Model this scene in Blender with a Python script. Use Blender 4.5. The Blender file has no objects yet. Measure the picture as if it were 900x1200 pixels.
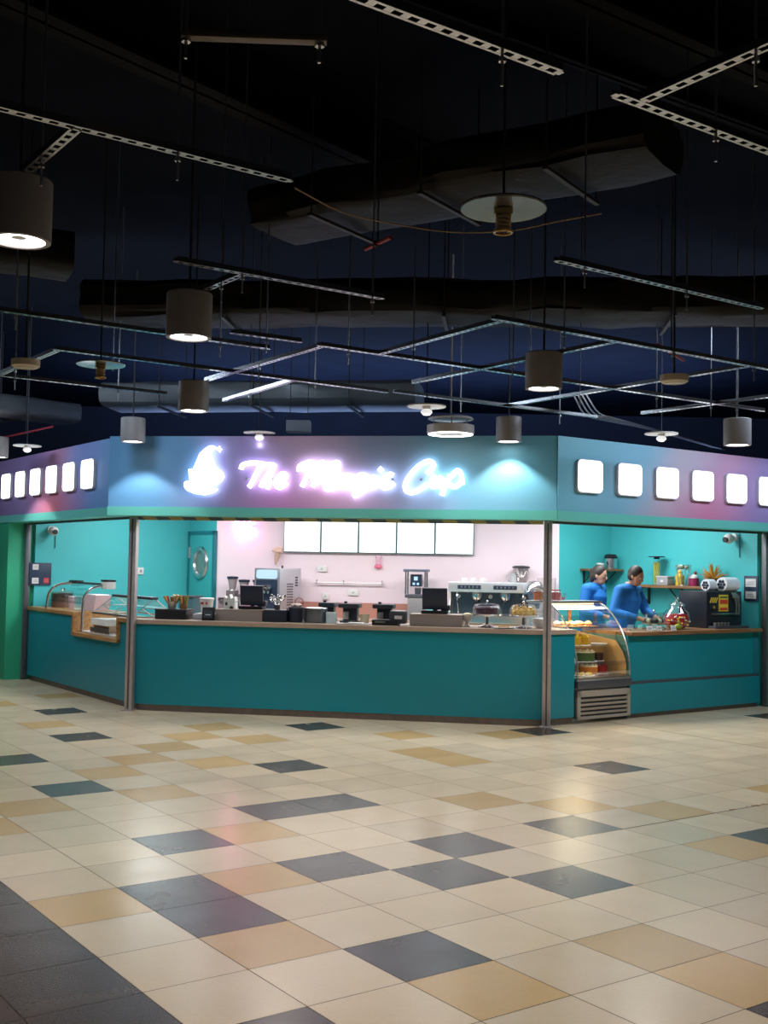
import bpy, bmesh, math, random
from mathutils import Vector, Matrix, Euler
random.seed(7)
R = math.radians
SC = bpy.context.scene
COL = SC.collection
S2 = math.sqrt(0.5)

# ------------------------------------------------------------------ camera, world, exposure
F_PX, PITCH, ROLL, CAM_H = 1322.4, 0.04745, 0.01797, 1.62
cam_d = bpy.data.cameras.new('camera'); cam = bpy.data.objects.new('camera', cam_d); COL.objects.link(cam)
cam_d.sensor_fit = 'VERTICAL'; cam_d.sensor_height = 36.0; cam_d.lens = F_PX / 1200 * 36.0
cam_d.clip_start = 0.05; cam_d.clip_end = 200
_fw = Vector((0, math.cos(PITCH), math.sin(PITCH))); _up = Vector((0, -math.sin(PITCH), math.cos(PITCH))); _ri = Vector((1, 0, 0))
_rc = _ri * math.cos(ROLL) + _up * math.sin(ROLL); _uc = _up * math.cos(ROLL) - _ri * math.sin(ROLL)
_m = Matrix((_rc, _uc, -_fw)).transposed().to_4x4(); _m.translation = Vector((0, 0, CAM_H))
cam.matrix_world = _m
SC.camera = cam
SC.view_settings.view_transform = 'Standard'; SC.view_settings.look = 'None'
SC.view_settings.exposure = 0.25; SC.view_settings.gamma = 1.0; SC.view_settings.use_curve_mapping = False
wd = bpy.data.worlds.new('mall_world'); SC.world = wd; wd.use_nodes = True
wd.node_tree.nodes['Background'].inputs[0].default_value = (0.9, 0.85, 0.78, 1)
wd.node_tree.nodes['Background'].inputs[1].default_value = 0.03

# ------------------------------------------------------------------ frames of the kiosk (a chamfered corner shop)
ANG = -0.16675
LP = Vector((-2.73, 12.38))                 # left shutter post, origin of the shop's own frame
FW = 4.49                                   # width between the posts
FV = Vector((math.cos(ANG), math.sin(ANG))); NV = Vector((-math.sin(ANG), math.cos(ANG)))
def W(u, v, z=0.0):
    p = LP + FV * u + NV * v
    return Vector((p.x, p.y, z))
class Frame:                                # x along the face to the right, y inwards
    def __init__(s, o, rz): s.o = o; s.rz = rz
    def p(s, x, y, z=0.0):
        c, si = math.cos(s.rz), math.sin(s.rz)
        return Vector((s.o.x + c * x - si * y, s.o.y + si * x + c * y, z))
FF = Frame(W(0, 0), ANG)                    # front
FL = Frame(W(0, 0), ANG - math.pi / 4)      # left wing, x from -3.6 to 0
FR = Frame(W(FW, 0), ANG + math.pi / 4)     # right wing, x from 0 to 3.6
WING = 3.6
TILE, TH, TOX, TOY = 0.45, 0.61865, -0.87591, 4.32586
def lat(i, j, z=0.0):                       # the paving grid, which the ceiling struts follow too
    c, si = math.cos(TH), math.sin(TH)
    return Vector((TOX + TILE * (c * i + si * j), TOY + TILE * (si * i - c * j), z))

# ------------------------------------------------------------------ lights of the place and added fill lights
def spot(name, loc, power, size=105, blend=0.35, col=(1, .95, .88), rad=0.06, to=None):
    d = bpy.data.lights.new(name, 'SPOT'); d.energy = power; d.spot_size = R(size); d.spot_blend = blend
    d.color = col; d.shadow_soft_size = rad
    o = bpy.data.objects.new(name, d); COL.objects.link(o); o.location = loc
    if to is not None: o.rotation_euler = (Vector(to) - Vector(loc)).to_track_quat('-Z', 'Y').to_euler()
    return o
def area(name, loc, sx, sy, power, col=(1, 1, 1), rz=0):
    d = bpy.data.lights.new(name, 'AREA'); d.shape = 'RECTANGLE'; d.size = sx; d.size_y = sy; d.energy = power; d.color = col
    o = bpy.data.objects.new(name, d); COL.objects.link(o); o.location = loc; o.rotation_euler = (0, 0, rz)
    return o
LAMP_W = 60
# mall downlights inferred outside the frame, plus added fill spots without housings in view
for k, (x, y) in enumerate([(-1.6, 2.2), (1.6, 2.4), (-3.6, 4.6), (3.8, 4.8), (0.2, 4.6), (0.0, 0.2), (-4.6, 8.4), (4.8, 7.8), (0.3, 7.2), (2.4, 10.2), (-0.9, 10.6)]):
    spot('mall_downlight_fill', (x, y, 2.84), (40 if y < 10 else 24), 170, 0.7, (1, .92, .84), 0.12)
# ceiling lights inside the shop
area('shop_front_light', FF.p(2.25, 1.55, 2.66), 3.8, 0.9, 82, (1, .96, .97), ANG)
area('shop_left_light', FL.p(-1.9, 1.2, 2.66), 2.0, 0.7, 40, (.92, .98, 1), ANG - math.pi / 4)
area('shop_right_light', FR.p(1.9, 1.2, 2.66), 2.0, 0.7, 56, (.95, 1, 1), ANG + math.pi / 4)

# added bluish fill above the shop roof, standing in for glow in the ceiling void
_u = area('added_roof_fill', FF.p(2.25, 5.6, 3.1), 9.0, 3.0, 430, (.34, .5, .95), ANG); _u.rotation_euler = (math.pi, 0, ANG)

# added unseen fill strips brightening the three fascia boards, aimed from the ceiling void
for _f, _x, _w, _e in ((FF, 2.25, 4.6, 150), (FL, -2.2, 3.2, 44), (FR, 2.2, 3.2, 62)):
    _u = area('added_fascia_fill', _f.p(_x, -2.4, 3.9), _w, .25, _e, (.7, .84, 1))
    _u.rotation_euler = (_f.p(_x, -.25, 2.6) - _f.p(_x, -2.4, 3.9)).to_track_quat('-Z', 'Y').to_euler()

# ------------------------------------------------------------------ materials
_mats = {}
def mat(name, col, rough=0.5, metal=0.0, emis=None, es=0.0, var=0.06, scale=14.0, bump=0.0, trans=0.0, alpha=1.0, coat=0.0, ior=1.45, spec=0.5):
    if name in _mats: return _mats[name]
    m = bpy.data.materials.new(name); m.use_nodes = True; nt = m.node_tree; b = nt.nodes['Principled BSDF']
    b.inputs['Roughness'].default_value = rough; b.inputs['Metallic'].default_value = metal
    b.inputs['Transmission Weight'].default_value = trans; b.inputs['Alpha'].default_value = alpha
    b.inputs['Coat Weight'].default_value = coat; b.inputs['IOR'].default_value = ior
    b.inputs['Specular IOR Level'].default_value = spec
    tc = nt.nodes.new('ShaderNodeTexCoord'); n = nt.nodes.new('ShaderNodeTexNoise')
    n.inputs['Scale'].default_value = scale; n.inputs['Detail'].default_value = 4
    nt.links.new(tc.outputs['Object'], n.inputs['Vector'])
    mr = nt.nodes.new('ShaderNodeMapRange'); mr.inputs[3].default_value = 1 - var; mr.inputs[4].default_value = 1 + var
    nt.links.new(n.outputs['Fac'], mr.inputs[0])
    mx = nt.nodes.new('ShaderNodeMix'); mx.data_type = 'RGBA'; mx.blend_type = 'MULTIPLY'; mx.inputs[0].default_value = 1
    mx.inputs[6].default_value = (*col, 1); nt.links.new(mr.outputs[0], mx.inputs[7]); nt.links.new(mx.outputs[2], b.inputs['Base Color'])
    if bump:
        bp = nt.nodes.new('ShaderNodeBump'); bp.inputs['Strength'].default_value = bump; bp.inputs['Distance'].default_value = 0.01
        nt.links.new(n.outputs['Fac'], bp.inputs['Height']); nt.links.new(bp.outputs[0], b.inputs['Normal'])
    if emis:
        b.inputs['Emission Color'].default_value = (*emis, 1); b.inputs['Emission Strength'].default_value = es
    _mats[name] = m
    return m
def glass(name, col=(1, 1, 1), op=0.12, rough=0.03):      # thin pane: mostly see-through, with a sheen
    if name in _mats: return _mats[name]
    m = bpy.data.materials.new(name); m.use_nodes = True; nt = m.node_tree
    out = nt.nodes['Material Output']; b = nt.nodes.new('ShaderNodeBsdfGlossy'); nt.nodes.remove(nt.nodes['Principled BSDF'])
    b.inputs['Color'].default_value = (*col, 1); b.inputs['Roughness'].default_value = rough
    t = nt.nodes.new('ShaderNodeBsdfTransparent'); t.inputs[0].default_value = (*[0.75 + 0.25 * c for c in col], 1)
    lw = nt.nodes.new('ShaderNodeLayerWeight'); lw.inputs[0].default_value = 0.35
    mr = nt.nodes.new('ShaderNodeMapRange'); mr.inputs[3].default_value = op; mr.inputs[4].default_value = min(1, op + .28)
    nt.links.new(lw.outputs['Fresnel'], mr.inputs[0])
    mx = nt.nodes.new('ShaderNodeMixShader'); nt.links.new(mr.outputs[0], mx.inputs[0]); nt.links.new(t.outputs[0], mx.inputs[1]); nt.links.new(b.outputs[0], mx.inputs[2])
    nt.links.new(mx.outputs[0], out.inputs[0])
    _mats[name] = m
    return m
def ramp_mat(name, stops, x0, x1, diag=0.3, rough=0.45, zc=2.55, pink=None):
    """printed mural: colours run along the board's own x axis, slightly slanted, with soft cloudy edges"""
    m = bpy.data.materials.new(name); m.use_nodes = True; nt = m.node_tree; b = nt.nodes['Principled BSDF']
    b.inputs['Roughness'].default_value = rough
    tc = nt.nodes.new('ShaderNodeTexCoord'); sp = nt.nodes.new('ShaderNodeSeparateXYZ'); nt.links.new(tc.outputs['Object'], sp.inputs[0])
    n = nt.nodes.new('ShaderNodeTexNoise'); n.inputs['Scale'].default_value = 1.3; n.inputs['Detail'].default_value = 2
    nt.links.new(tc.outputs['Object'], n.inputs['Vector'])
    def mth(op, a, bb):
        k = nt.nodes.new('ShaderNodeMath'); k.operation = op
        for idx, v in ((0, a), (1, bb)):
            if isinstance(v, (int, float)): k.inputs[idx].default_value = v
            else: nt.links.new(v, k.inputs[idx])
        return k.outputs[0]
    slant = mth('ADD', sp.outputs[0], mth('MULTIPLY', mth('SUBTRACT', sp.outputs[2], zc), diag))
    slant = mth('ADD', slant, mth('MULTIPLY', mth('SUBTRACT', n.outputs['Fac'], 0.5), 0.5))
    mr = nt.nodes.new('ShaderNodeMapRange'); mr.inputs[1].default_value = x0; mr.inputs[2].default_value = x1; nt.links.new(slant, mr.inputs[0])
    cr = nt.nodes.new('ShaderNodeValToRGB'); cr.color_ramp.interpolation = 'EASE'; nt.links.new(mr.outputs[0], cr.inputs[0])
    els = cr.color_ramp.elements
    while len(els) < len(stops): els.new(0.5)
    for e, (p, c) in zip(els, stops): e.position = p; e.color = (*c, 1)
    src = cr.outputs[0]
    if pink:                                                  # a warm flush printed towards the lower edge
        (pc, px, pw, pa) = pink
        g = mth('SUBTRACT', 1.0, mth('MINIMUM', mth('ABSOLUTE', mth('DIVIDE', mth('SUBTRACT', sp.outputs[0], px), pw), 0.0), 1.0))
        zr = nt.nodes.new('ShaderNodeMapRange'); zr.inputs[1].default_value = zc + .25; zr.inputs[2].default_value = zc - .3; nt.links.new(sp.outputs[2], zr.inputs[0])
        mx = nt.nodes.new('ShaderNodeMix'); mx.data_type = 'RGBA'; nt.links.new(mth('MULTIPLY', mth('MULTIPLY', g, zr.outputs[0]), pa), mx.inputs[0])
        nt.links.new(src, mx.inputs[6]); mx.inputs[7].default_value = (*pc, 1); src = mx.outputs[2]
    nt.links.new(src, b.inputs['Base Color'])
    return m

# ------------------------------------------------------------------ mesh builder
class MB:
    def __init__(s): s.bm = bmesh.new()
    def _tf(s, vs, M):
        if M is not None: bmesh.ops.transform(s.bm, matrix=M, verts=vs)
    def box(s, x, y, z, sx, sy, sz, rz=0, bev=0.0, rx=0, ry=0):       # centre x, y and BOTTOM z
        r = bmesh.ops.create_cube(s.bm, size=1); vs = r['verts']
        bmesh.ops.scale(s.bm, vec=(sx, sy, sz), verts=vs)
        if bev:
            es = list({e for v in vs for e in v.link_edges})
            q = bmesh.ops.bevel(s.bm, geom=es, offset=min(bev, .45 * min(sx, sy, sz)), segments=2, affect='EDGES', profile=.6)
            vs = list({v for f in q['faces'] for v in f.verts} | {v for v in vs if v.is_valid})
        M = Matrix.Translation((x, y, z + sz / 2)) @ Euler((rx, ry, rz)).to_matrix().to_4x4()
        s._tf(vs, M); return s
    def lathe(s, prof, x=0, y=0, z=0, seg=28, M=None):
        rings = []
        for (r, h) in prof:
            if r < 1e-5: rings.append([s.bm.verts.new((0, 0, h))])
            else: rings.append([s.bm.verts.new((r * math.cos(2 * math.pi * k / seg), r * math.sin(2 * math.pi * k / seg), h)) for k in range(seg)])
        for a, b in zip(rings, rings[1:]):
            for k in range(seg):
                k2 = (k + 1) % seg
                if len(a) == 1 and len(b) == 1: continue
                if len(a) == 1: s.bm.faces.new((a[0], b[k2], b[k]))
                elif len(b) == 1: s.bm.faces.new((a[k], a[k2], b[0]))
                else: s.bm.faces.new((a[k], a[k2], b[k2], b[k]))
        vs = [v for q in rings for v in q]
        T = Matrix.Translation((x, y, z))
        s._tf(vs, T @ M if M is not None else T); return s
    def cyl(s, x, y, z, h, r, r2=None, seg=24, M=None):
        r2 = r if r2 is None else r2
        return s.lathe([(0, 0), (r, 0), (r2, h), (0, h)], x, y, z, seg, M)
    def tube(s, pts, r, seg=8):
        pts = [Vector(p) for p in pts]; n = len(pts); rr = r if isinstance(r, (list, tuple)) else [r] * n
        rings = []; prev = None
        for k, p in enumerate(pts):
            t = (pts[min(k + 1, n - 1)] - pts[max(k - 1, 0)]).normalized()
            if prev is None:
                a = Vector((0, 0, 1)) if abs(t.z) < .9 else Vector((1, 0, 0)); nx = t.cross(a).normalized()
            else: nx = (prev - t * prev.dot(t)).normalized()
            prev = nx; ny = t.cross(nx)
            rings.append([s.bm.verts.new(p + (nx * math.cos(2 * math.pi * q / seg) + ny * math.sin(2 * math.pi * q / seg)) * rr[k]) for q in range(seg)])
        for a, b in zip(rings, rings[1:]):
            for k in range(seg): s.bm.faces.new((a[k], a[(k + 1) % seg], b[(k + 1) % seg], b[k]))
        s.bm.faces.new(rings[0][::-1]); s.bm.faces.new(rings[-1]); return s
    def prism(s, poly, y0, y1, M=None):                                # polygon in x, z; thick along y
        a = [s.bm.verts.new((x, y0, z)) for x, z in poly]; b = [s.bm.verts.new((x, y1, z)) for x, z in poly]; n = len(poly)
        s.bm.faces.new(a); s.bm.faces.new(b[::-1])
        for k in range(n): s.bm.faces.new((a[k], b[k], b[(k + 1) % n], a[(k + 1) % n]))
        s._tf(a + b, M); return s
    def prism_z(s, poly, z0, z1):
        a = [s.bm.verts.new((x, y, z0)) for x, y in poly]; b = [s.bm.verts.new((x, y, z1)) for x, y in poly]; n = len(poly)
        s.bm.faces.new(a[::-1]); s.bm.faces.new(b)
        for k in range(n): s.bm.faces.new((a[k], a[(k + 1) % n], b[(k + 1) % n], b[k]))
        return s
    def prism_x(s, poly, x0, x1):                                      # polygon in y, z; thick along x
        a = [s.bm.verts.new((x0, y, z)) for y, z in poly]; b = [s.bm.verts.new((x1, y, z)) for y, z in poly]; n = len(poly)
        s.bm.faces.new(a[::-1]); s.bm.faces.new(b)
        for k in range(n): s.bm.faces.new((a[k], a[(k + 1) % n], b[(k + 1) % n], b[k]))
        return s
    def sph(s, x, y, z, rx, ry=None, rz=None, seg=18, M=None):
        ry = rx if ry is None else ry; rz = rx if rz is None else rz
        r = bmesh.ops.create_uvsphere(s.bm, u_segments=seg, v_segments=max(6, seg // 2), radius=1)
        T = Matrix.Translation((x, y, z))
        if M is not None: T = T @ M
        s._tf(r['verts'], T @ Matrix.Diagonal((rx, ry, rz, 1))); return s
    def torus(s, x, y, z, Rr, r, M=None, seg=32, ss=8):
        rings = []
        for k in range(seg):
            a = 2 * math.pi * k / seg
            rings.append([s.bm.verts.new(((Rr + r * math.cos(2 * math.pi * q / ss)) * math.cos(a), (Rr + r * math.cos(2 * math.pi * q / ss)) * math.sin(a), r * math.sin(2 * math.pi * q / ss))) for q in range(ss)])
        for k in range(seg):
            a, b = rings[k], rings[(k + 1) % seg]
            for q in range(ss): s.bm.faces.new((a[q], b[q], b[(q + 1) % ss], a[(q + 1) % ss]))
        T = Matrix.Translation((x, y, z))
        s._tf([v for q in rings for v in q], T @ M if M is not None else T); return s
    def quad(s, *ps): s.bm.faces.new([s.bm.verts.new(p) for p in ps]); return s
    def build(s, name, m, parent=None, loc=None, rz=0, smooth=True):
        bmesh.ops.recalc_face_normals(s.bm, faces=s.bm.faces)
        me = bpy.data.meshes.new(name); s.bm.to_mesh(me); s.bm.free()
        if smooth:
            me.shade_smooth(); me.set_sharp_from_angle(angle=R(35))
        o = bpy.data.objects.new(name, me); COL.objects.link(o)
        for mm in (m if isinstance(m, (list, tuple)) else [m]): me.materials.append(mm)
        if parent is not None: o.parent = parent
        if loc is not None: o.location = loc
        if rz: o.rotation_euler = (0, 0, rz)
        return o
def tag(o, label, cat, group=None):
    o['label'] = label; o['category'] = cat
    if group: o['group'] = group
    return o
def thing(name, label, cat, loc, rz=0, group=None):
    o = bpy.data.objects.new(name, None); COL.objects.link(o); o.empty_display_size = .1
    o.location = loc; o.rotation_euler = (0, 0, rz)
    return tag(o, label, cat, group)
def struct(o): o['kind'] = 'structure'; return o
def dup(root, loc, rz=None, label=None):
    def cp(o, par):
        c = o.copy(); COL.objects.link(c)
        if par is not None: c.parent = par
        for ch in list(o.children): cp(ch, c)
        return c
    r = cp(root, None); r.location = loc
    if rz is not None: r.rotation_euler = (0, 0, rz)
    if label: r['label'] = label
    return r
RX = Matrix.Rotation(math.pi / 2, 4, 'X'); RY = Matrix.Rotation(math.pi / 2, 4, 'Y')
def srgb(r, g, b):
    f = lambda c: (c / 255 / 12.92) if c / 255 <= .04045 else ((c / 255 + .055) / 1.055) ** 2.4
    return (f(r), f(g), f(b))

# common materials
STEEL = mat('brushed_steel', (.62, .62, .63), .28, 1.0, var=.08, scale=40)
CHROME = mat('chrome', (.8, .8, .82), .1, 1.0, var=.03)
GALV = mat('galvanised_metal', (.55, .56, .58), .33, 1.0, var=.15, scale=20)
BLACK = mat('black_plastic', (.016, .018, .022), .35, var=.15)
NAVY = mat('dark_screen_back', (.02, .032, .06), .35, var=.1)
WHITE = mat('white_plastic', (.78, .78, .77), .4)
PAPER = mat('white_paper', (.8, .8, .78), .8)
GREY = mat('grey_plastic', (.33, .33, .35), .45)
CLEAR = glass('clear_glass', (1, 1, 1), .03)
TEALG = glass('green_tinted_glass', (.75, .95, .93), .1)
WOOD = None
# ================================================================== floor
def in_floor(p): return -11 < p.x < 11 and -4 < p.y < 22
dark = {(5,-18),(4,-14),(2,-12),(2,-9),(6,-9),(9,-13),(11,-6),(13,-10),(4,-6),(5,-6),(7,-3),(2,-5),(5,-3),(3,-3),(4,-2),(5,-1),(1,-3),(1,-2),(2,0),(9,-1),(0,1),(4,3),(20,-9)}
yel = {(0,-3),(1,-1),(2,1),(4,1),(4,2),(7,-5),(8,-4),(9,-3),(9,-9),(9,-8),(12,-10),(10,-11),(8,-1),(12,-3),(4,-16),(3,-10),(4,-11),(3,-8),(5,-12),(6,-13),(5,-10),(7,-14),(7,-12),(3,-5),(1,-8),(0,-7),(4,-20),(6,-21),(2,-3)}
fb = bmesh.new(); lay = fb.loops.layers.color.new('tone')
for i in range(-26, 46):
    for j in range(-46, 30):
        c = lat(i + .5, j + .5)
        if not in_floor(c): continue
        g = .0042
        vs = [fb.verts.new(lat(*q)) for q in ((i + g, j + g), (i + 1 - g, j + g), (i + 1 - g, j + 1 - g), (i + g, j + 1 - g))]
        f = fb.faces.new(vs); rnd = random.random()
        k = 0
        if (i, j) in dark or (i < 0 and j >= -4): k = 1
        elif (i, j) in yel: k = 2
        elif (c.x < -5.5 or c.x > 6.5 or c.y < 3.2) and rnd < .16: k = 1 if rnd < .06 else 2
        f.material_index = k
        t = random.uniform(.93, 1.0); w = random.uniform(-.006, .006)
        for l in f.loops: l[lay] = (t + w, t, t - w, 1)
for f in fb.faces:
    f.normal_update()
    if f.normal.z < 0: f.normal_flip()
def tile_mat(name, col, rough):
    m = bpy.data.materials.new(name); m.use_nodes = True; nt = m.node_tree; b = nt.nodes['Principled BSDF']
    at = nt.nodes.new('ShaderNodeVertexColor'); at.layer_name = 'tone'
    tc = nt.nodes.new('ShaderNodeTexCoord')
    n = nt.nodes.new('ShaderNodeTexNoise'); n.inputs['Scale'].default_value = 60; n.inputs['Detail'].default_value = 6; nt.links.new(tc.outputs['Object'], n.inputs[0])
    n2 = nt.nodes.new('ShaderNodeTexNoise'); n2.inputs['Scale'].default_value = 3.5; n2.inputs['Detail'].default_value = 5; nt.links.new(tc.outputs['Object'], n2.inputs[0])
    ad = nt.nodes.new('ShaderNodeMath'); nt.links.new(n.outputs[0], ad.inputs[0]); nt.links.new(n2.outputs[0], ad.inputs[1])
    mr = nt.nodes.new('ShaderNodeMapRange'); mr.inputs[1].default_value = .6; mr.inputs[2].default_value = 1.4; mr.inputs[3].default_value = .95; mr.inputs[4].default_value = 1.05; nt.links.new(ad.outputs[0], mr.inputs[0])
    a = nt.nodes.new('ShaderNodeMix'); a.data_type = 'RGBA'; a.blend_type = 'MULTIPLY'; a.inputs[0].default_value = 1; a.inputs[6].default_value = (*col, 1); nt.links.new(at.outputs[0], a.inputs[7])
    c = nt.nodes.new('ShaderNodeMix'); c.data_type = 'RGBA'; c.blend_type = 'MULTIPLY'; c.inputs[0].default_value = 1; nt.links.new(a.outputs[2], c.inputs[6]); nt.links.new(mr.outputs[0], c.inputs[7])
    nt.links.new(c.outputs[2], b.inputs['Base Color'])
    rr = nt.nodes.new('ShaderNodeMapRange'); rr.inputs[3].default_value = rough - .05; rr.inputs[4].default_value = rough + .08; nt.links.new(n2.outputs[0], rr.inputs[0]); nt.links.new(rr.outputs[0], b.inputs['Roughness'])
    bp = nt.nodes.new('ShaderNodeBump'); bp.inputs['Strength'].default_value = .010; bp.inputs['Distance'].default_value = .004; nt.links.new(n2.outputs[0], bp.inputs['Height']); nt.links.new(bp.outputs[0], b.inputs['Normal'])
    return m
me = bpy.data.meshes.new('floor'); fb.to_mesh(me); fb.free()
for m_ in (tile_mat('beige_tile', srgb(230, 209, 178), .22), tile_mat('charcoal_tile', srgb(84, 70, 63), .24), tile_mat('ochre_tile', srgb(216, 180, 122), .22)): me.materials.append(m_)
floor = bpy.data.objects.new('floor', me); COL.objects.link(floor); struct(floor)
gm = mat('grout', (.05, .042, .035), .8)
q = MB(); q.quad((-11.4, -4.4, -.003), (11.4, -4.4, -.003), (11.4, 22.4, -.003), (-11.4, 22.4, -.003)); q.build('floor_grout', gm, floor)
# expansion joints in the paving and the chips along one of them
q = MB()
def joint(a, b, w):
    a, b = lat(*a), lat(*b); d = (b - a).normalized(); n = Vector((-d.y, d.x, 0)) * w
    q.quad(a - n + Vector((0, 0, .0006)), b - n + Vector((0, 0, .0006)), b + n + Vector((0, 0, .0006)), a + n + Vector((0, 0, .0006)))
joint((16, -13), (16, -2), .007); joint((8, -2), (17, -2), .005)
q.build('expansion_joint', gm, floor)
q = MB()
for k in range(14):
    c = lat(10.3 + .9 * random.random() + (1.6 if k > 10 else 0), -2 + random.uniform(-.05, .03)); q.sph(c.x, c.y, 0, random.uniform(.006, .02), random.uniform(.004, .011), .003, 8)
o_ = q.build('tile_chips', mat('joint_filler', srgb(150, 105, 45), .7), floor)

# ================================================================== ceiling and the mall's dark shell
slab = mat('dark_ceiling_paint', (.006, .008, .014), .9, var=.4, scale=2.5, spec=.05)  # faint blue in the colour stands in for hazy glow
q = MB(); q.box(0, 9, 4.7, 26, 30, .2); struct(q.build('ceiling', slab))
shell = mat('dark_shell_paint', (.02, .028, .055), .8, var=.3, scale=2)  # navy tint puts the bluish haze into the colour
q = MB(); q.box(0, 22.6, 0, 26, .2, 4.7); struct(q.build('wall_back', shell))

# ================================================================== walls of the shop
TEAL = mat('teal_wall_paint', srgb(72, 188, 193), .5, var=.03, scale=5)
PINK = mat('pale_pink_wall_paint', srgb(240, 222, 230), .55, var=.02, scale=4)
GREEN = mat('green_facade_paint', srgb(50, 172, 132), .45, var=.04, scale=4)
def wall(name, a, b, z0, z1, th, m, out=1):     # a wall between two plan points, thick away from the room
    d = (b - a).normalized(); n = Vector((-d.y, d.x, 0)) * th * out
    q = MB(); q.prism_z([(a.x, a.y), (b.x, b.y), (b.x + n.x, b.y + n.y), (a.x + n.x, a.y + n.y)], z0, z1)
    return struct(q.build(name, m, smooth=False))
pE, pC, pG = W(-WING * S2, WING * S2), W(-.85, 4.243), W(-.245, 3.638)
pE2, pC2, pG2 = W(FW + WING * S2, WING * S2), W(5.267, 4.314), W(4.558, 3.62)
ZT = 2.75
pEi, pE2i = FL.p(-WING, .1), FR.p(WING, .1)
wall('wall_left_end', pEi, pC, 0, ZT, .12, TEAL)
wall('wall_left_core', pC, pG, 0, ZT, .12, TEAL)
wall('wall_back_pink', pG, pG2, 0, ZT, .12, PINK)
wall('wall_right_core', pG2, pC2, 0, ZT, .12, TEAL)
wall('wall_right_end', pC2, pE2i, 0, ZT, .12, TEAL)
q = MB(); q.prism_z([tuple(p[:2]) for p in (pEi, W(.05, .12), W(FW - .05, .12), pE2i, pC2, pG2, pG, pC)], ZT, ZT + .06)
struct(q.build('ceiling_shop', mat('shop_ceiling_paint', (.6, .66, .67), .7)))
# green mall facade beside both shutters: a return and the face beyond it
FO = .25                                        # how far the facade and fascia stand forward of the shutter line
q = MB(); a = FL.p(-WING - .06, .12); b = FL.p(-WING - .06, -FO); c = FL.p(-WING - 3.5, -FO); d = FL.p(-WING - 3.5, .12)
q.prism_z([tuple(p[:2]) for p in (a, b, c, d)], 0, 2.108); struct(q.build('wall_left', GREEN, smooth=False))
q = MB(); a = FR.p(WING + .06, .12); b = FR.p(WING + .06, -FO); c = FR.p(WING + 3.5, -FO); d = FR.p(WING + 3.5, .12)
q.prism_z([tuple(p[:2]) for p in (a, b, c, d)], 0, 2.108); struct(q.build('wall_right', GREEN, smooth=False))

# door with a porthole in the left core wall
dr = bpy.data.objects.new('door_1', None); COL.objects.link(dr); struct(dr)
cw = (pG - pC).normalized(); mid = pC + cw * .46
dr.location = (mid.x, mid.y, 0); dr.rotation_euler = (0, 0, math.atan2(cw.y, cw.x))
q = MB(); q.box(0, -.02, .02, .74, .04, 2.0); q.build('door_leaf', mat('teal_door_paint', srgb(66, 176, 178), .4, var=.03), dr)
q = MB(); q.box(-.395, -.025, 0, .05, .05, 2.07); q.box(.395, -.025, 0, .05, .05, 2.07); q.box(0, -.025, 2.02, .84, .05, .05)
q.build('door_frame', mat('dark_teal_trim', srgb(30, 120, 130), .4), dr)
q = MB(); q.torus(0, -.05, 1.615, .2, .038, RX); q.build('porthole_ring', STEEL, dr)
q = MB(); q.cyl(0, -.035, 1.615, .008, .185, M=RX); q.build('porthole_pane', mat('grey_green_door_glass', srgb(112, 142, 136), .15), dr)
q = MB(); q.box(-.36, -.05, 1.68, .02, .03, .16); q.box(-.36, -.05, .4, .02, .03, .12); q.build('hinge', GREY, dr)

# ================================================================== fascia with the sign
cL, cR = FF.p(-.21, -FO), FF.p(FW + .085, -FO)
lL = FL.p(-WING - 3.5, -FO); lR = FR.p(WING + 3.5, -FO)

def inL(p): v = p - FF.p(0, 0); return (v.x * FV.x + v.y * FV.y, v.x * NV.x + v.y * NV.y)
def slab_piece(a, b, z0, z1, off, th):
    a2, b2 = inL(a), inL(b); d = Vector((b2[0] - a2[0], b2[1] - a2[1])).normalized(); n = Vector((-d.y, d.x))
    return [(a2[0] - n.x * off, a2[1] - n.y * off), (b2[0] - n.x * off, b2[1] - n.y * off), (b2[0] + n.x * th, b2[1] + n.y * th), (a2[0] + n.x * th, a2[1] + n.y * th)]
blue, purple, lilac, aqua, tealc = srgb(104, 158, 204), srgb(168, 152, 214), srgb(220, 190, 226), srgb(130, 192, 222), srgb(112, 186, 214)
FM = ramp_mat('mural_front', [(0, srgb(100, 158, 208)), (.2, blue), (.36, purple), (.5, lilac), (.66, srgb(164, 184, 226)), (.8, aqua), (1, tealc)], -.3, 4.6, .5, .42, 2.55, (srgb(222, 140, 206), 1.75, 1.4, .6))
def wing_mural(name, base, stops, s0, s1, **k): return ramp_mat(name, stops, s0, s1, **k)
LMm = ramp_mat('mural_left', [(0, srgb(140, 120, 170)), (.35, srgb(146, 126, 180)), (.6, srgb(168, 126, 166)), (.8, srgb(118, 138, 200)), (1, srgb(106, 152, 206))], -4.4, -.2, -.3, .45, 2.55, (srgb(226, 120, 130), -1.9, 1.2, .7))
RMm = ramp_mat('mural_right', [(0, srgb(112, 184, 206)), (.2, srgb(124, 178, 204)), (.38, srgb(184, 172, 190)), (.55, srgb(194, 150, 184)), (.75, srgb(158, 142, 198)), (1, srgb(132, 146, 204))], 0, 4.4, -.6, .45, 2.55, (srgb(222, 110, 156), 2.2, 1.0, .55))
def fas_panel(name, frame, x0, x1, z0, z1, y0, y1, m, cut0=0, cut1=0):
    q = MB(); q.prism_z([(x0, y0), (x1, y0), (x1 + cut1, y1), (x0 + cut0, y1)], z0, z1)
    o = q.build(name, m, FAS[frame], smooth=False)
    return o
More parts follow.
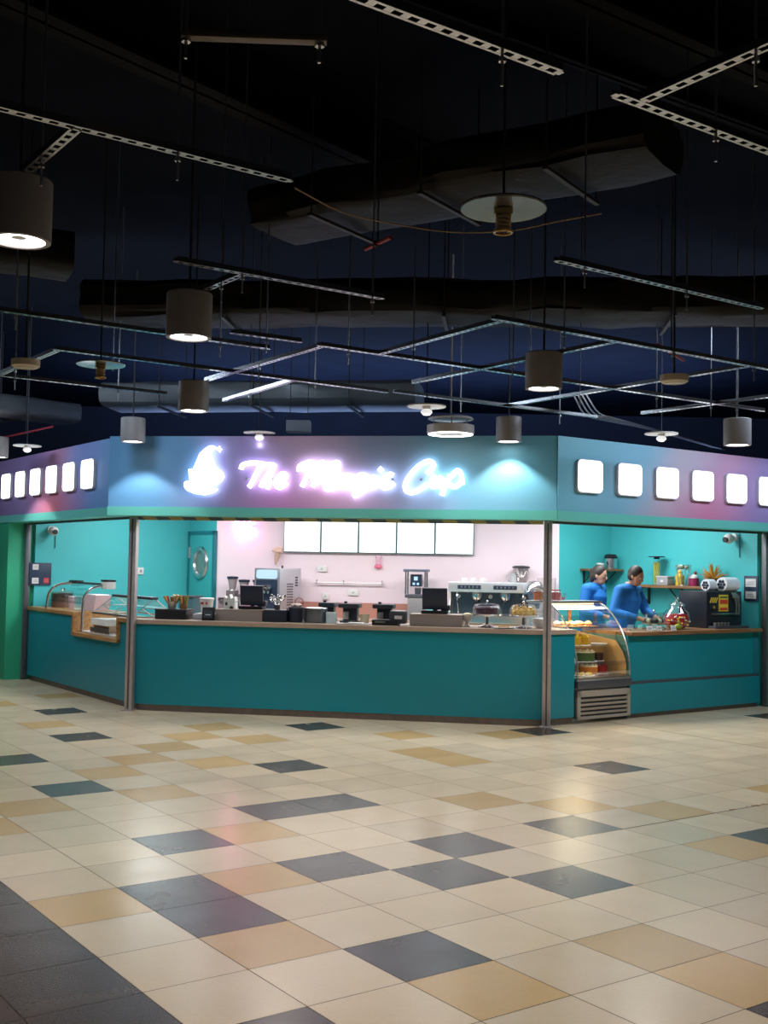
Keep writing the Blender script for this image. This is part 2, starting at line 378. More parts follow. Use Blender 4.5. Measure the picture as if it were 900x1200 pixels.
FAS = {fr: thing('fascia_board', lb, 'fascia board', fr.p(0, 0), fr.rz) for fr, lb in (
    (FF, 'long blue to lilac fascia board over the front counter carrying the lit script sign'),
    (FL, 'fascia board over the left wing with a mint band and six lit rounded panels'),
    (FR, 'fascia board over the right wing, teal fading to rose and purple, with lit rounded panels'))}
Z0, Z1, ZB = 2.11, 2.965, 2.205
t8 = math.tan(math.pi / 8)
def xs(frame, p): v = p - frame.p(0, 0); return v.x * math.cos(frame.rz) + v.y * math.sin(frame.rz)
MINT = mat('mint_band_paint', srgb(106, 200, 190), .42, var=.03, scale=5)
SOF = mat('soffit_paint', srgb(92, 150, 160), .6)
dpt = .32
fas_panel('front_panel', FF, -.21, FW + .085, ZB, Z1, -FO, -FO + dpt, FM, dpt * t8, -dpt * t8)
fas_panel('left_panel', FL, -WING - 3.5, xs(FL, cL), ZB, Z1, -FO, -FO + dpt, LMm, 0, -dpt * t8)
fas_panel('right_panel', FR, xs(FR, cR), WING + 3.5, ZB, Z1, -FO, -FO + dpt, RMm, dpt * t8, 0)
e = .012
fas_panel('mint_band', FF, -.21 - e * t8, FW + .085 + e * t8, Z0, ZB, -FO - e, -FO + dpt, MINT, (dpt + e) * t8, -(dpt + e) * t8)
fas_panel('mint_band', FL, -WING - 3.5, xs(FL, cL) + e * t8, Z0, ZB, -FO - e, -FO + dpt, MINT, 0, -(dpt + e) * t8)
fas_panel('mint_band', FR, xs(FR, cR) - e * t8, WING + 3.5, Z0, ZB, -FO - e, -FO + dpt, MINT, (dpt + e) * t8, 0)
# shutter bottom bars in the header, hazard-striped at the front
hz = bpy.data.materials.new('hazard_stripes'); hz.use_nodes = True; nt = hz.node_tree; b = nt.nodes['Principled BSDF']; b.inputs['Roughness'].default_value = .5
tc = nt.nodes.new('ShaderNodeTexCoord'); wv = nt.nodes.new('ShaderNodeTexWave'); wv.wave_type = 'BANDS'; wv.bands_direction = 'DIAGONAL'; wv.inputs['Scale'].default_value = 2.1
nt.links.new(tc.outputs['Object'], wv.inputs[0]); cr = nt.nodes.new('ShaderNodeValToRGB'); cr.color_ramp.interpolation = 'CONSTANT'
cr.color_ramp.elements[0].color = (*srgb(98, 108, 120), 1); cr.color_ramp.elements[1].color = (*srgb(190, 170, 116), 1); cr.color_ramp.elements[1].position = .5
nt.links.new(wv.outputs[0], cr.inputs[0]); nt.links.new(cr.outputs[0], b.inputs['Base Color'])
DGREY = mat('dark_grey_metal', (.12, .13, .15), .4, .6)
sh = thing('roller_shutter', 'rolled-up shutter whose bottom bar with hazard stripes shows under the front fascia', 'roller shutter', FF.p(0, 0), ANG)
q = MB(); q.box(FW / 2, .0, 2.073, FW - .1, .06, .036); q.build('hazard_bar', hz, sh)
q = MB(); q.box(FW / 2, .165, 2.112, FW - .3, .14, .16); q.build('shutter_roll', DGREY, sh)
for nm, fr, x0, x1, side in (('roller_shutter', FL, -WING, 0, 'left'), ('roller_shutter', FR, 0, WING, 'right')):
    sh = thing(nm, 'rolled-up shutter with a thin grey bottom bar under the %s wing of the fascia' % side, 'roller shutter', fr.p(0, 0), fr.rz)
    q = MB(); q.box((x0 + x1) / 2, .0, 2.085, WING - .14, .05, .026); q.build('bottom_bar', DGREY, sh)
    q = MB(); q.box((x0 + x1) / 2, .165, 2.112, WING - .5, .12, .15); q.build('shutter_roll', DGREY, sh)
POST = mat('worn_steel_post', (.5, .46, .47), .42, .6, var=.2, scale=18)
for u, side in ((0, 'left'), (FW, 'right')):
    o = thing('shutter_post', 'worn steel shutter post at the %s end of the front counter' % side, 'post', FF.p(u, -.02), ANG)
    q = MB(); q.box(0, 0, 0, .085, .085, 2.11, bev=.008); q.build('post', POST, o)
    q = MB(); q.box(0, -.045, .02, .016, .012, 2.06); q.build('guide_channel', DGREY, o)
    q = MB(); q.box(0, -.005, 0, .13, .13, .012, bev=.003); q.build('base_plate', POST, o)
for fr, x, side in ((FL, -WING - .02, 'left'), (FR, WING + .02, 'right')):
    o = thing('shutter_rail', 'thin dark shutter rail where the kiosk meets the green wall on the %s' % side, 'rail', fr.p(x, 0), fr.rz)
    q = MB(); q.box(0, 0, 0, .05, .07, 2.1, bev=.005); q.build('rail', DGREY, o)
    q = MB(); q.box(0, -.037, .02, .014, .008, 2.0); q.build('guide_slot', STEEL, o)

# ------------------------------------------------------------------ lit sign
LIT = mat('lit_sign_face', (.9, .9, .9), .5, emis=(.86, .93, 1.0), es=3.2, var=.0)
PXM = 1322.4
def sx_(px): return .689 + (px - 222) * (3.631 - .689) / (543 - 222)
def sz_(px, py): return 2.856 - (py - 523 - (px - 222) * .0078) * (2.856 - 2.321) / (582 - 523)
def sm(pts, n=4):                                     # Catmull-Rom through the points
    P = [Vector(p) for p in pts]; P = [P[0] * 2 - P[1]] + P + [P[-1] * 2 - P[-2]]; out = []
    for k in range(1, len(P) - 2):
        for t in range(n):
            t /= n; a, b, c, d = P[k - 1:k + 3]
            out.append(.5 * ((2 * b) + (c - a) * t + (2 * a - 5 * b + 4 * c - d) * t * t + (3 * b - a - 3 * c + d) * t ** 3))
    return out + [P[-2]]
letters = {
 'letter_t': [[(75,135),(85,104),(130,90),(190,88),(260,98),(320,104)], [(222,105),(185,180),(155,245),(137,268)]],
 'letter_h': [[(335,95),(290,160),(250,220),(228,268)], [(235,240),(268,195),(298,183),(292,220),(276,262),(296,272)]],
 'letter_e': [[(345,228),(388,214),(420,186),(408,168),(376,174),(347,212),(345,255),(368,274),(402,262),(430,238)]],
 'letter_m': [[(515,150),(520,116),(555,95),(612,86),(590,150),(562,220),(540,266)], [(600,160),(650,102),(705,90),(672,160),(640,225),(620,268)], [(660,190),(735,112),(808,88),(772,160),(722,238),(716,276),(742,284),(775,262)]],
 'letter_a': [[(900,184),(850,186),(806,218),(790,256),(816,272),(862,246),(906,186),(888,240),(892,268),(926,258)]],
 'letter_g': [[(1018,184),(975,180),(945,215),(948,256),(980,252),(1020,186),(992,262),(964,318),(935,334),(945,312),(1000,286),(1060,248)]],
 'letter_i': [[(1084,184),(1052,240),(1060,272),(1092,258)], [(1134,128),(1112,156)]],
 'letter_c': [[(1216,184),(1192,176),(1150,202),(1132,250),(1150,276),(1190,266),(1224,238)]],
 'capital_c': [[(1458,172),(1500,132),(1508,98),(1468,82),(1408,112),(1348,172),(1308,240),(1313,294),(1358,310),(1418,284),(1468,244)]],
 'letter_u': [[(1520,182),(1494,232),(1500,264),(1534,256),(1568,192),(1554,240),(1560,268),(1584,258)]],
 'letter_p': [[(1632,180),(1596,262),(1572,332)], [(1618,216),(1682,150),(1712,190),(1702,242),(1660,268),(1622,250)], [(1702,236),(1732,236)]],
}
sg = thing('sign_lettering', 'glowing white script sign reading The Magic Cup on the front fascia', 'sign', FF.p(0, -FO), ANG)
for nm, strokes in letters.items():
    q = MB()
    for st in strokes:
        pts = [(275 + x / 6.43, 530 + y / 6.43) for x, y in st]
        path = [(sx_(x), -.055, sz_(x, y)) for x, y in pts]
        q.tube(sm(path), .025 if nm != 'letter_e' else .022, 10)
    o = q.build(nm, LIT, sg); o.scale = (1, .9, 1)
q = MB()
for x in (1.35, 1.62, 2.0, 2.3, 2.6, 2.9, 3.2, 3.5): q.box(x, -.03, 2.5, .02, .06, .02)
q.build('standoff_pin', GREY, sg)
lg = thing('logo_sign', 'glowing white logo of a pointed hat over a cup and saucer, left of the lettering', 'sign', FF.p(0, -FO), ANG)
def lp_(pts): return [(sx_(205 + x / 11.25), sz_(205 + x / 11.25, 515 + y / 11.25)) for x, y in pts]
q = MB(); q.prism(lp_([(488,95),(420,140),(362,195),(325,290),(285,385),(320,404),(420,415),(530,404),(585,388),(555,320),(522,235),(503,182),(535,140),(585,128),(572,108),(535,92)]), -.075, -.03); q.build('hat', LIT, lg)
q = MB(); q.prism(lp_([(625,98),(632,126),(655,138),(632,148),(628,178),(612,152),(590,142),(608,128)]), -.075, -.03); q.build('star', LIT, lg)
q = MB(); q.prism(lp_([(215,402),(270,400),(420,430),(585,398),(640,412),(680,455),(688,505),(650,560),(590,600),(520,640),(400,660),(300,630),(245,575),(225,490)]), -.07, -.03); q.build('cup', LIT, lg)
q = MB(); q.prism(lp_([(160,600),(172,568),(218,555),(240,600),(320,660),(420,685),(520,680),(590,655),(615,668),(540,716),(430,740),(300,722),(205,682),(165,632)]), -.078, -.034); q.build('saucer', LIT, lg)

# ------------------------------------------------------------------ lit rounded panels on both wings
def rrect(w, h, r, n=5):
    pts = []
    for cx, cz, a0 in ((w / 2 - r, h / 2 - r, 0), (-w / 2 + r, h / 2 - r, 90), (-w / 2 + r, -h / 2 + r, 180), (w / 2 - r, -h / 2 + r, 270)):
        for k in range(n + 1): a = R(a0 + 90 * k / n); pts.append((cx + r * math.cos(a), cz + r * math.sin(a)))
    return pts
LITW = mat('lit_panel_face', (.9, .9, .9), .5, emis=(.95, .97, 1.0), es=3.2, var=0)
FRM = mat('panel_rim', (.5, .5, .55), .4)
nth = ['nearest the corner', 'second from the corner', 'third from the corner', 'fourth from the corner', 'fifth from the corner', 'sixth from the corner']
def lit_panel(fr, x, z, side, k):
    o = thing('light_panel', 'lit white rounded panel on the %s fascia wing, %s' % (side, nth[k]), 'light panel', fr.p(x, -FO, z), fr.rz, 'lit panels on the %s wing' % side)
    q = MB(); q.prism(rrect(.36, .345, .05), -.035, 0); q.build('rim', FRM, o)
    q = MB(); q.prism(rrect(.335, .32, .042), -.05, -.034); q.build('diffuser', LITW, o)
for k in range(6): lit_panel(FR, .31 + .595 * k, 2.575, 'right', k)
for k in range(6): lit_panel(FL, -.72 - .6 * k, 2.6, 'left', k)
# ================================================================== things hung from the ceiling
CEIL = 4.7
LAMPB = mat('lamp_housing', (.3, .29, .3), .5, .2, var=.1)
LENS = mat('lamp_lens', (.9, .9, .9), .4, emis=(1, .96, .9), es=7, var=0)
CABLE = mat('black_cable', (.02, .02, .022), .6)
def downlight(px, Y, label, power=60, to=None):
    # position of the lamp's lens centre seen at px in the photo, at distance Y
    a = (px[0] - 450) / F_PX; b_ = (px[1] - 600) / F_PX; cr_, sr_ = math.cos(ROLL), math.sin(ROLL)
    u = cr_ * a + sr_ * b_; v = -sr_ * a + cr_ * b_
    d = Vector((u, math.cos(PITCH) + math.sin(PITCH) * v, math.sin(PITCH) - math.cos(PITCH) * v)); t = Y / d.y
    p = Vector((0, 0, CAM_H)) + d * t
    o = thing('ceiling_downlight', label, 'ceiling light', p, 0, 'cylinder downlights')
    q = MB(); q.lathe([(.1, .03), (.105, .0), (.125, .0), (.127, .012), (.127, .245), (.12, .252), (0, .252)], seg=40); q.build('housing', LAMPB, o)
    q = MB(); q.lathe([(.106, .008), (.085, .02), (.04, .05), (0, .05)], seg=32); q.build('reflector', LENS, o)
    q = MB(); q.lathe([(.0, .012), (.03, .014), (.034, .03), (.03, .05)], seg=20); q.build('lamp_capsule', STEEL, o)
    q = MB(); q.tube([(0, 0, .25), (0, 0, CEIL - p.z)], .008, 6); q.build('suspension_rod', CABLE, o)
    spot('downlight_lamp', p + Vector((0, 0, -.012)), power, 104, .22, (1, .95, .88), .05)
    return o
downlight((22, 283), 4.5, 'big dark cylinder downlight cut by the left edge, nearest to the camera', 35)
downlight((221, 396), 6.25, 'large grey cylinder downlight left of centre, second nearest the camera', 40)
downlight((226.5, 482), 9.4, 'grey cylinder downlight hanging above the pointed hat logo', 45)
downlight((155.5, 518), 11.75, 'small cylinder downlight just in front of the left end of the front fascia', 30)
downlight((637, 456), 7.75, 'grey cylinder downlight right of centre, biggest of those on the right', 40)
downlight((596, 518), 11.25, 'small cylinder downlight just in front of the front fascia beside the last sign letter', 30)
downlight((864, 522), 10.6, 'grey cylinder downlight in front of the right fascia wing', 40)
downlight((-3, 536), 13.85, 'cylinder downlight almost outside the left edge beside the left fascia wing', 40)

def ray(px, Y=None, z=None):
    a = (px[0] - 450) / F_PX; b_ = (px[1] - 600) / F_PX; cr_, sr_ = math.cos(ROLL), math.sin(ROLL)
    u = cr_ * a + sr_ * b_; v = -sr_ * a + cr_ * b_
    d = Vector((u, math.cos(PITCH) + math.sin(PITCH) * v, math.sin(PITCH) - math.cos(PITCH) * v))
    t = Y / d.y if Y is not None else (z - CAM_H) / d.z
    return Vector((0, 0, CAM_H)) + d * t
# bare lamp holders under round plates
PLATE = mat('grey_round_plate', (.3, .32, .32), .2, .75, var=.05)
SPRING = mat('brass_lamp_spring', (.4, .27, .1), .3, 1.0)
GLOW_BULB = mat('added_glow_bulb', (.9, .9, .9), .4, emis=(.95, .97, 1), es=.5, var=0)  # glow added under the whitened plates
COIL = mat('unlit_spiral_lamp', (.34, .26, .14), .4)
def plate_lamp(px, z, lit, label):
    p = ray(px, z=z)
    o = thing('plate_lamp', label, 'ceiling lamp', p, 0, 'round plate lamps')
    q = MB(); q.lathe([(0, .006), (.165, .0), (.168, .006), (.165, .012), (0, .018)], seg=44); q.build('round_plate', WHITE if lit else PLATE, o)  # white colour stands in for the sign's brightness mirrored in the plate
    q = MB(); q.lathe([(0, -.02), (.035, -.02), (.038, .0), (.03, .005)], seg=20); q.build('lamp_holder', SPRING if not lit else WHITE, o)
    if lit:
        q = MB(); q.lathe([(0, -.075), (.03, -.07), (.05, -.05), (.045, -.028), (.03, -.02)], seg=20); q.build('bulb', GLOW_BULB, o)
        d = bpy.data.lights.new('added_plate_glow', 'POINT'); d.energy = .15; d.color = (.92, .96, 1); d.shadow_soft_size = .03  # added light that helps whiten the plate
        l = bpy.data.objects.new('added_plate_glow', d); COL.objects.link(l); l.location = p + Vector((0, 0, -.12))
    else:
        q = MB(); q.tube([(.025 * math.cos(k * .55), .025 * math.sin(k * .55), -.02 - k * .0013) for k in range(48)], .007, 6); q.build('spiral_lamp', COIL, o)
        q = MB(); q.torus(0, 0, -.086, .034, .006); q.build('end_ring', SPRING, o)
    q = MB(); q.tube([(0, 0, .012), (0, 0, CEIL - p.z)], .006, 6); q.build('suspension_rod', CABLE, o)
plate_lamp((590, 246), 3.0, False, 'unlit lamp with a brassy coil under a round grey plate, nearest of these')
plate_lamp((118, 428), 2.97, False, 'unlit dim lamp under a round grey plate at upper left, behind the large downlight')
plate_lamp((500, 477), 2.99, True, 'lamp under a whitened round plate above the ring light')
plate_lamp((304, 508), 2.99, True, 'lamp under a whitened round plate just over the top edge of the sign fascia')
plate_lamp((32, 523), 2.99, True, 'lamp under a whitened round plate beside the left fascia wing')
plate_lamp((775, 509), 2.99, True, 'lamp under a whitened round plate over the right fascia wing')
# ring light
p = ray((528, 509), Y=11.0)
o = thing('ring_light', 'two-tier white ring light hanging over the front fascia', 'ceiling light', p)
q = MB(); q.lathe([(.17, .0), (.22, .0), (.232, .012), (.232, .085), (.16, .09), (.16, .02), (.17, 0)], seg=48); q.build('outer_ring', mat('ring_light_body', (.6, .58, .6), .4), o)
q = MB(); q.lathe([(.168, -.003), (.219, -.003), (.219, .004), (.168, .004), (.168, -.003)], seg=48); q.build('ring_diffuser', LENS, o)
q = MB(); q.lathe([(0, .012), (.16, .012), (.16, .03), (0, .03)], seg=40); q.build('inner_plate', GREY, o)
q = MB(); q.lathe([(0, .175), (.2, .17), (.225, .15), (.222, .145), (.2, .16), (0, .165)], seg=48); q.build('upper_disc', mat('ring_light_disc', (.7, .72, .75), .3), o)
q = MB()
for k in range(3): a = 2.1 * k + .5; q.tube([(.19 * math.cos(a), .19 * math.sin(a), .085), (.19 * math.cos(a), .19 * math.sin(a), .165)], .006, 6)
q.tube([(0, 0, .17), (0, 0, CEIL - p.z)], .01, 6); q.build('hanger', GREY, o)
spot('ring_lamp', p + Vector((0, 0, -.02)), 25, 140, .6, (.97, .97, 1), .2)
# detectors
for px, z, lb in (((30, 431), 2.98, 'cream round detector on a strut at upper left'), ((790, 449), 2.95, 'cream round detector under a strut at upper right')):
    p = ray(px, z=z); o = thing('ceiling_detector', lb, 'detector', p, 0)
    q = MB(); q.lathe([(0, 0), (.08, 0), (.098, .012), (.1, .055), (.06, .062), (0, .062)], seg=32); q.build('detector_body', mat('cream_plastic', (.52, .47, .36), .5), o)
    q = MB(); q.torus(0, 0, .002, .06, .004); q.build('sensor_ring', GREY, o)
    q = MB(); q.tube([(0, 0, .06), (0, 0, CEIL - p.z)], .008, 6); q.build('mounting_rod', CABLE, o)

# slotted strut grid
ZS = 3.1
STRUT = mat('slotted_strut_metal', (.42, .43, .45), .24, 1.0, var=.2, scale=12)
def strut(a, b, label, grp, rods=(.25, .75)):
    A, B = lat(*a, ZS), lat(*b, ZS); L = (B - A).length; rz = math.atan2(B.y - A.y, B.x - A.x)
    o = thing('ceiling_strut', label, 'ceiling strut', A, rz, grp)
    q = MB(); h = .026
    q.box(L / 2, -.019, 0, L, .003, h); q.box(L / 2, .019, 0, L, .003, h)
    q.box(L / 2, -.0155, -.001, L, .010, .003); q.box(L / 2, .0155, -.001, L, .010, .003)
    n = max(2, int(L / .055))
    for k in range(n + 1): q.box(L * k / n, 0, -.0006, .026, .024, .003)
    q.build('channel', STRUT, o, smooth=False)
    for t in rods:
        q = MB(); q.tube([(L * t, 0, -.1), (L * t, 0, CEIL - ZS)], .005, 6); q.lathe([(0, -.03), (.012, -.03), (.012, -.018), (0, -.018)], L * t, 0, 0, 6); q.build('threaded_rod', GALV, o)
gi = 'struts running parallel to the right wing'; gj = 'struts running parallel to the left wing'
strut((-.6, 3.62), (1.17, 3.62), 'slotted strut at the very top of the photo, nearest of all, left piece', gi, (.72,))
strut((1.74, 3.6), (3.7, 3.6), 'slotted strut at the top right corner, its end beside a branching strut', gi, (.55,))
strut((1.96, 3.66), (1.93, 5.0), 'slotted strut branching up to the top right edge of the photo', gj, (.7,))
strut((-1.9, .69), (.85, .67), 'dark slotted strut crossing over the large left downlights, second row from the camera', gi, (.62,))
strut((-1.02, -.5), (-1.03, .66), 'short dark slotted strut joining the second row just above the left-edge downlight', gj, (.3,))
strut((4.4, .28), (7.9, .3), 'double-edged strut at right under the wrapped duct, ending near the right edge', gi, (.12, .6))
strut((1.2, -2.36), (3.95, -2.32), 'slotted strut passing behind the large left downlight, third row from the camera', gi, (.3, .95))
strut((2.05, -3.3), (2.05, -2.34), 'short slotted strut joining the third row right above the large left downlight', gj, (.4,))
strut((5.75, -2.3), (12.2, -2.25), 'long slotted strut of the third row running to the right edge above the detector', gi, (.2, .55, .85))
strut((.4, -6.15), (4.5, -6.1), 'slotted strut at left running behind the large downlight, below the third row', gi, (.06, .8))
strut((3.5, -5.4), (4.6, -5.33), 'short slotted strut in the middle left, in line with the fourth row', gi, (.5,))
strut((4.95, -5.37), (15.6, -5.25), 'longest slotted strut, fourth row, crossing behind the right-hand downlight', gi, (.05, .4, .7, .92))
strut((1.95, -8.37), (8.4, -8.42), 'slotted strut of the fifth row above the hat logo downlight', gi, (.15, .75))
strut((8.5, -8.3), (13.9, -8.28), 'slotted strut of the fifth row above the ring light', gi, (.3, .8))
strut((2.0, -11.55), (5.3, -11.56), 'slotted strut at far left over the left fascia wing, sixth row', gi, (.1, .7))
strut((2.03, -11.5), (2.02, -8.4), 'slotted strut at far left with the cream detector on it', gj, (.3,))
strut((5.15, -9.5), (5.03, -5.4), 'slotted strut running back from the fourth row above the hat logo downlight', gj, (.5,))
strut((6.6, -11.6), (6.35, -8.45), 'slotted strut running back from the fifth row left of the logo', gj, (.4,))
strut((6.05, -5.3), (5.92, -2.32), 'slotted strut linking third and fourth rows at the centre', gj, (.3,))
strut((8.12, -7.2), (8.1, -2.35), 'slotted strut linking the third row to the back behind the right-hand downlight', gj, (.55,))
strut((11.35, -8.25), (11.15, -2.32), 'slotted strut at right with the second cream detector under it', gj, (.35,))
strut((14.16, -7.2), (14.1, -3.6), 'slotted strut at far right above the last downlight', gj, (.5,))

# hanging bracket near the top edge
pa, pb = ray((213, 45), z=3.3), ray((383, 51), z=3.3); L = (pb - pa).length
o = thing('hanging_bracket', 'short grey-brown bracket bar with two hanging bolts near the top edge', 'bracket', pa, math.atan2(pb.y - pa.y, pb.x - pa.x))
BR = mat('rusty_bracket_metal', (.16, .13, .1), .5, .7)
q = MB(); q.box(L / 2, 0, 0, L, .04, .022, bev=.003); q.build('bar', BR, o)
for t in (.03, .95):
    q = MB(); q.tube([(L * t, 0, -.065), (L * t, 0, CEIL - 3.3)], .006, 6); q.lathe([(0, -.012), (.016, -.012), (.016, 0), (0, 0)], L * t, 0, 0, 6); q.build('bolt', GALV, o)

# ducts
FOIL = mat('crumpled_duct_wrap', (.010, .0095, .0095), .6, .0, var=.5, scale=6, bump=1.0, spec=.15)
PALE = mat('pale_duct_sheet', (.2, .22, .24), .4, .4, var=.25, scale=3, bump=.3)
def duct(a, b, w, h, name, label, m, crumple=.0, seed=1):
    a, b = Vector(a), Vector(b); L = (b - a).length; rz = math.atan2(b.y - a.y, b.x - a.x)
    o = thing(name, label, 'duct', a, rz); rnd = random.Random(seed)
    bm = MB(); n = max(2, int(L / .28)); prof = []
    for k in range(24):
        t = 2 * math.pi * k / 24; c, s_ = math.cos(t), math.sin(t)
        prof.append((w / 2 * math.copysign(abs(c) ** .45, c), h / 2 * math.copysign(abs(s_) ** .45, s_)))
    rings = []
    for i in range(n + 1):
        sag = crumple * .8 * math.sin(i * 1.7 + seed)
        rings.append([bm.bm.verts.new((L * i / n, y * (1 + rnd.uniform(-crumple, crumple)), h / 2 + z * (1 + rnd.uniform(-crumple, crumple)) + sag * .1)) for y, z in prof])
    for r0, r1 in zip(rings, rings[1:]):
        for k in range(24): bm.bm.faces.new((r0[k], r0[(k + 1) % 24], r1[(k + 1) % 24], r1[k]))
    bm.bm.faces.new(rings[0]); bm.bm.faces.new(rings[-1][::-1])
    bm.build('duct_skin', m, o)
    for t in (.2, .5, .8):
        q = MB(); q.box(L * t, 0, -.04, .03, w + .08, .02); q.tube([(L * t, w / 2 + .02, -.03), (L * t, w / 2 + .02, CEIL - a.z)], .006, 6); q.tube([(L * t, -w / 2 - .02, -.03), (L * t, -w / 2 - .02, CEIL - a.z)], .006, 6); q.build('duct_hanger', CABLE, o)
duct((-2.6, 9.9, 3.72), (3.6, 9.3, 3.72), .7, .32, 'wrapped_duct', 'wide crumpled dark duct crossing the ceiling at mid height of the photo', FOIL, .1, 3)
duct((-.75, 7.6, 3.85), (1.5, 6.1, 3.85), .65, .28, 'wrapped_duct', 'crumpled dark duct above the nearest round plate lamp', FOIL, .09, 5)
duct((-5.6, 7.0, 3.75), (-2.4, 8.4, 3.75), .5, .3, 'wrapped_duct', 'dark duct at left behind the large downlight', FOIL, .05, 8)
duct((2.6, 5.6, 4.0), (6.0, 8.0, 4.0), .6, .4, 'wrapped_duct', 'dark duct at upper right beside the double-edged strut', FOIL, .06, 9)
duct((-3.4, 14.0, 3.5), (.4, 13.4, 3.5), .9, .3, 'sheet_duct', 'pale flat duct lit blue just above the front fascia', PALE, .04, 4)
duct((-7.2, 12.4, 3.5), (-4.4, 15.6, 3.5), .6, .28, 'sheet_duct', 'pale flat duct above the left fascia wing', PALE, .04, 6)
duct((4.4, 12.2, 3.4), (7.2, 14.6, 3.4), .5, .26, 'sheet_duct', 'pale flat duct over the far end of the right fascia wing', PALE, .04, 7)
q = MB(); 
# dark beams under the slab
BEAM = mat('dark_beam_paint', (.006, .006, .007), .8, var=.3, spec=.1)
for k, (a, b, w, h, lb) in enumerate([((-.2, 4.6), (4.5, 8.0), .16, .3, 'dark ceiling beam slanting up to the top right'), ((-3.4, 3.6), (.6, 8.6), .2, .35, 'dark ceiling beam slanting across the upper left'), ((-1.2, 5.0), (5.0, 9.2), .08, .1, 'thin dark pipe-like beam crossing above the plate lamp')]):
    a3, b3 = Vector((*a, 0)), Vector((*b, 0)); L = (b3 - a3).length
    o = thing('ceiling_beam', lb, 'beam', (a3.x, a3.y, CEIL - .35), math.atan2(b3.y - a3.y, b3.x - a3.x))
    q = MB(); q.box(L / 2, 0, .35 - h, L, w, .02); q.box(L / 2, 0, .35 - h, L, .02, h); q.box(L / 2, 0, .33, L, w, .02); q.build('flanged_beam', BEAM, o, smooth=False)
# cables, conduits, sprinkler pipes
q = MB(); pts = [ray((345, 220), z=3.5), ray((400, 248), z=3.47), ray((460, 262), z=3.43), ray((530, 272), z=3.4), ray((600, 270), z=3.42), ray((650, 260), z=3.46), ray((705, 250), z=3.5)]
q.tube(sm(pts), .004, 6); tag(q.build('sagging_cable', mat('tan_cable', (.32, .2, .1), .5)), 'thin tan cable sagging across the ceiling below the round plate lamp', 'cable')
o = thing('conduit_bundle', 'bundle of thin bright conduits bending over the right fascia wing', 'conduit', ray((690, 470), z=3.2))
base = o.location.copy()
for k in range(4):
    q = MB(); off = Vector((.035 * k, -.02 * k, .01 * (k % 2)))
    pts = [ray((672 + 5 * k, 462), z=3.2), ray((684 + 6 * k, 484), z=3.2), ray((700 + 8 * k, 491), z=3.2), ray((760 + 6 * k, 503 + k), z=3.22), ray((835 + 5 * k, 524 + k), z=3.22)]
    q.tube([v - base for v in sm(pts)], .008, 6); q.build('conduit', GALV, o)
RED = mat('red_sprinkler_pipe', (.35, .03, .05), .4)
for a, b, z, lb in (((771, 404), (801, 422), 3.3, 'red sprinkler pipe above the right-hand struts'), ((428, 292), (458, 278), 3.4, 'short red pipe in the dark ceiling at centre'), ((2, 513), (62, 500), 3.25, 'red sprinkler pipe over the left fascia wing')):
    pa, pb = ray(a, z=z), ray(b, z=z); o = thing('sprinkler_pipe', lb, 'pipe', pa); q = MB(); q.tube([(0, 0, 0), pb - pa], .012, 8); q.build('red_pipe', RED, o)
    m_ = (pb - pa) / 2; q = MB(); q.tube([m_, (m_.x, m_.y, CEIL - z)], .005, 6); q.torus(m_.x, m_.y, 0, .016, .004, RX, 16, 6); q.build('pipe_hanger', CABLE, o)
o = thing('speaker_box', 'small pale box hanging over the front fascia behind the whitened plate lamp', 'box', ray((350, 507), Y=12.6))
q = MB(); q.box(0, 0, 0, .27, .2, .13, bev=.01); q.build('box_body', mat('pale_box', (.4, .43, .5), .5), o)
q = MB(); q.tube([(-.1, 0, .12), (-.1, 0, CEIL - o.location.z)], .005, 6); q.tube([(.1, 0, .12), (.1, 0, CEIL - o.location.z)], .005, 6); q.build('hanging_wire', CABLE, o)
# ================================================================== counters
CT = mat('teal_counter_laminate', srgb(16, 134, 152), .3, var=.03, scale=6)
CTR = mat('teal_counter_laminate_right', srgb(22, 132, 144), .32, var=.03, scale=6)
STONE = mat('taupe_worktop', srgb(168, 148, 134), .35, var=.1, scale=30)
KICK = mat('scuffed_metal_kickplate', (.2, .17, .16), .4, .7, var=.3, scale=14)
def wood(name, c1, c2, sc=3):
    m = bpy.data.materials.new(name); m.use_nodes = True; nt = m.node_tree; b = nt.nodes['Principled BSDF']; b.inputs['Roughness'].default_value = .4
    tc = nt.nodes.new('ShaderNodeTexCoord'); mp = nt.nodes.new('ShaderNodeMapping'); mp.inputs['Scale'].default_value = (1, 9, 9); nt.links.new(tc.outputs['Object'], mp.inputs[0])
    n = nt.nodes.new('ShaderNodeTexNoise'); n.inputs['Scale'].default_value = sc; n.inputs['Detail'].default_value = 6; nt.links.new(mp.outputs[0], n.inputs[0])
    cr = nt.nodes.new('ShaderNodeValToRGB'); cr.color_ramp.elements[0].position = .3; cr.color_ramp.elements[1].position = .7
    cr.color_ramp.elements[0].color = (*c1, 1); cr.color_ramp.elements[1].color = (*c2, 1); nt.links.new(n.outputs[0], cr.inputs[0]); nt.links.new(cr.outputs[0], b.inputs['Base Color'])
    return m
WOOD = wood('oak_edging', srgb(150, 104, 62), srgb(196, 150, 98))
DWOOD = wood('brown_worktop_wood', srgb(104, 70, 44), srgb(150, 108, 70))
ZC = .985
fc = thing('service_counter', 'long front counter with dark teal face and taupe worktop between the shutter posts', 'counter', FF.p(0, 0), ANG)
front = [(-.06, .1), (-.03, .07), (.02, .04), (.08, .018), (.15, .006), (.24, 0), (.45, 0), (4.46, 0), (4.49, .042), (4.77, .318), (4.327, .757), (4.22, .65), (.44, .65), (.39, .53)]
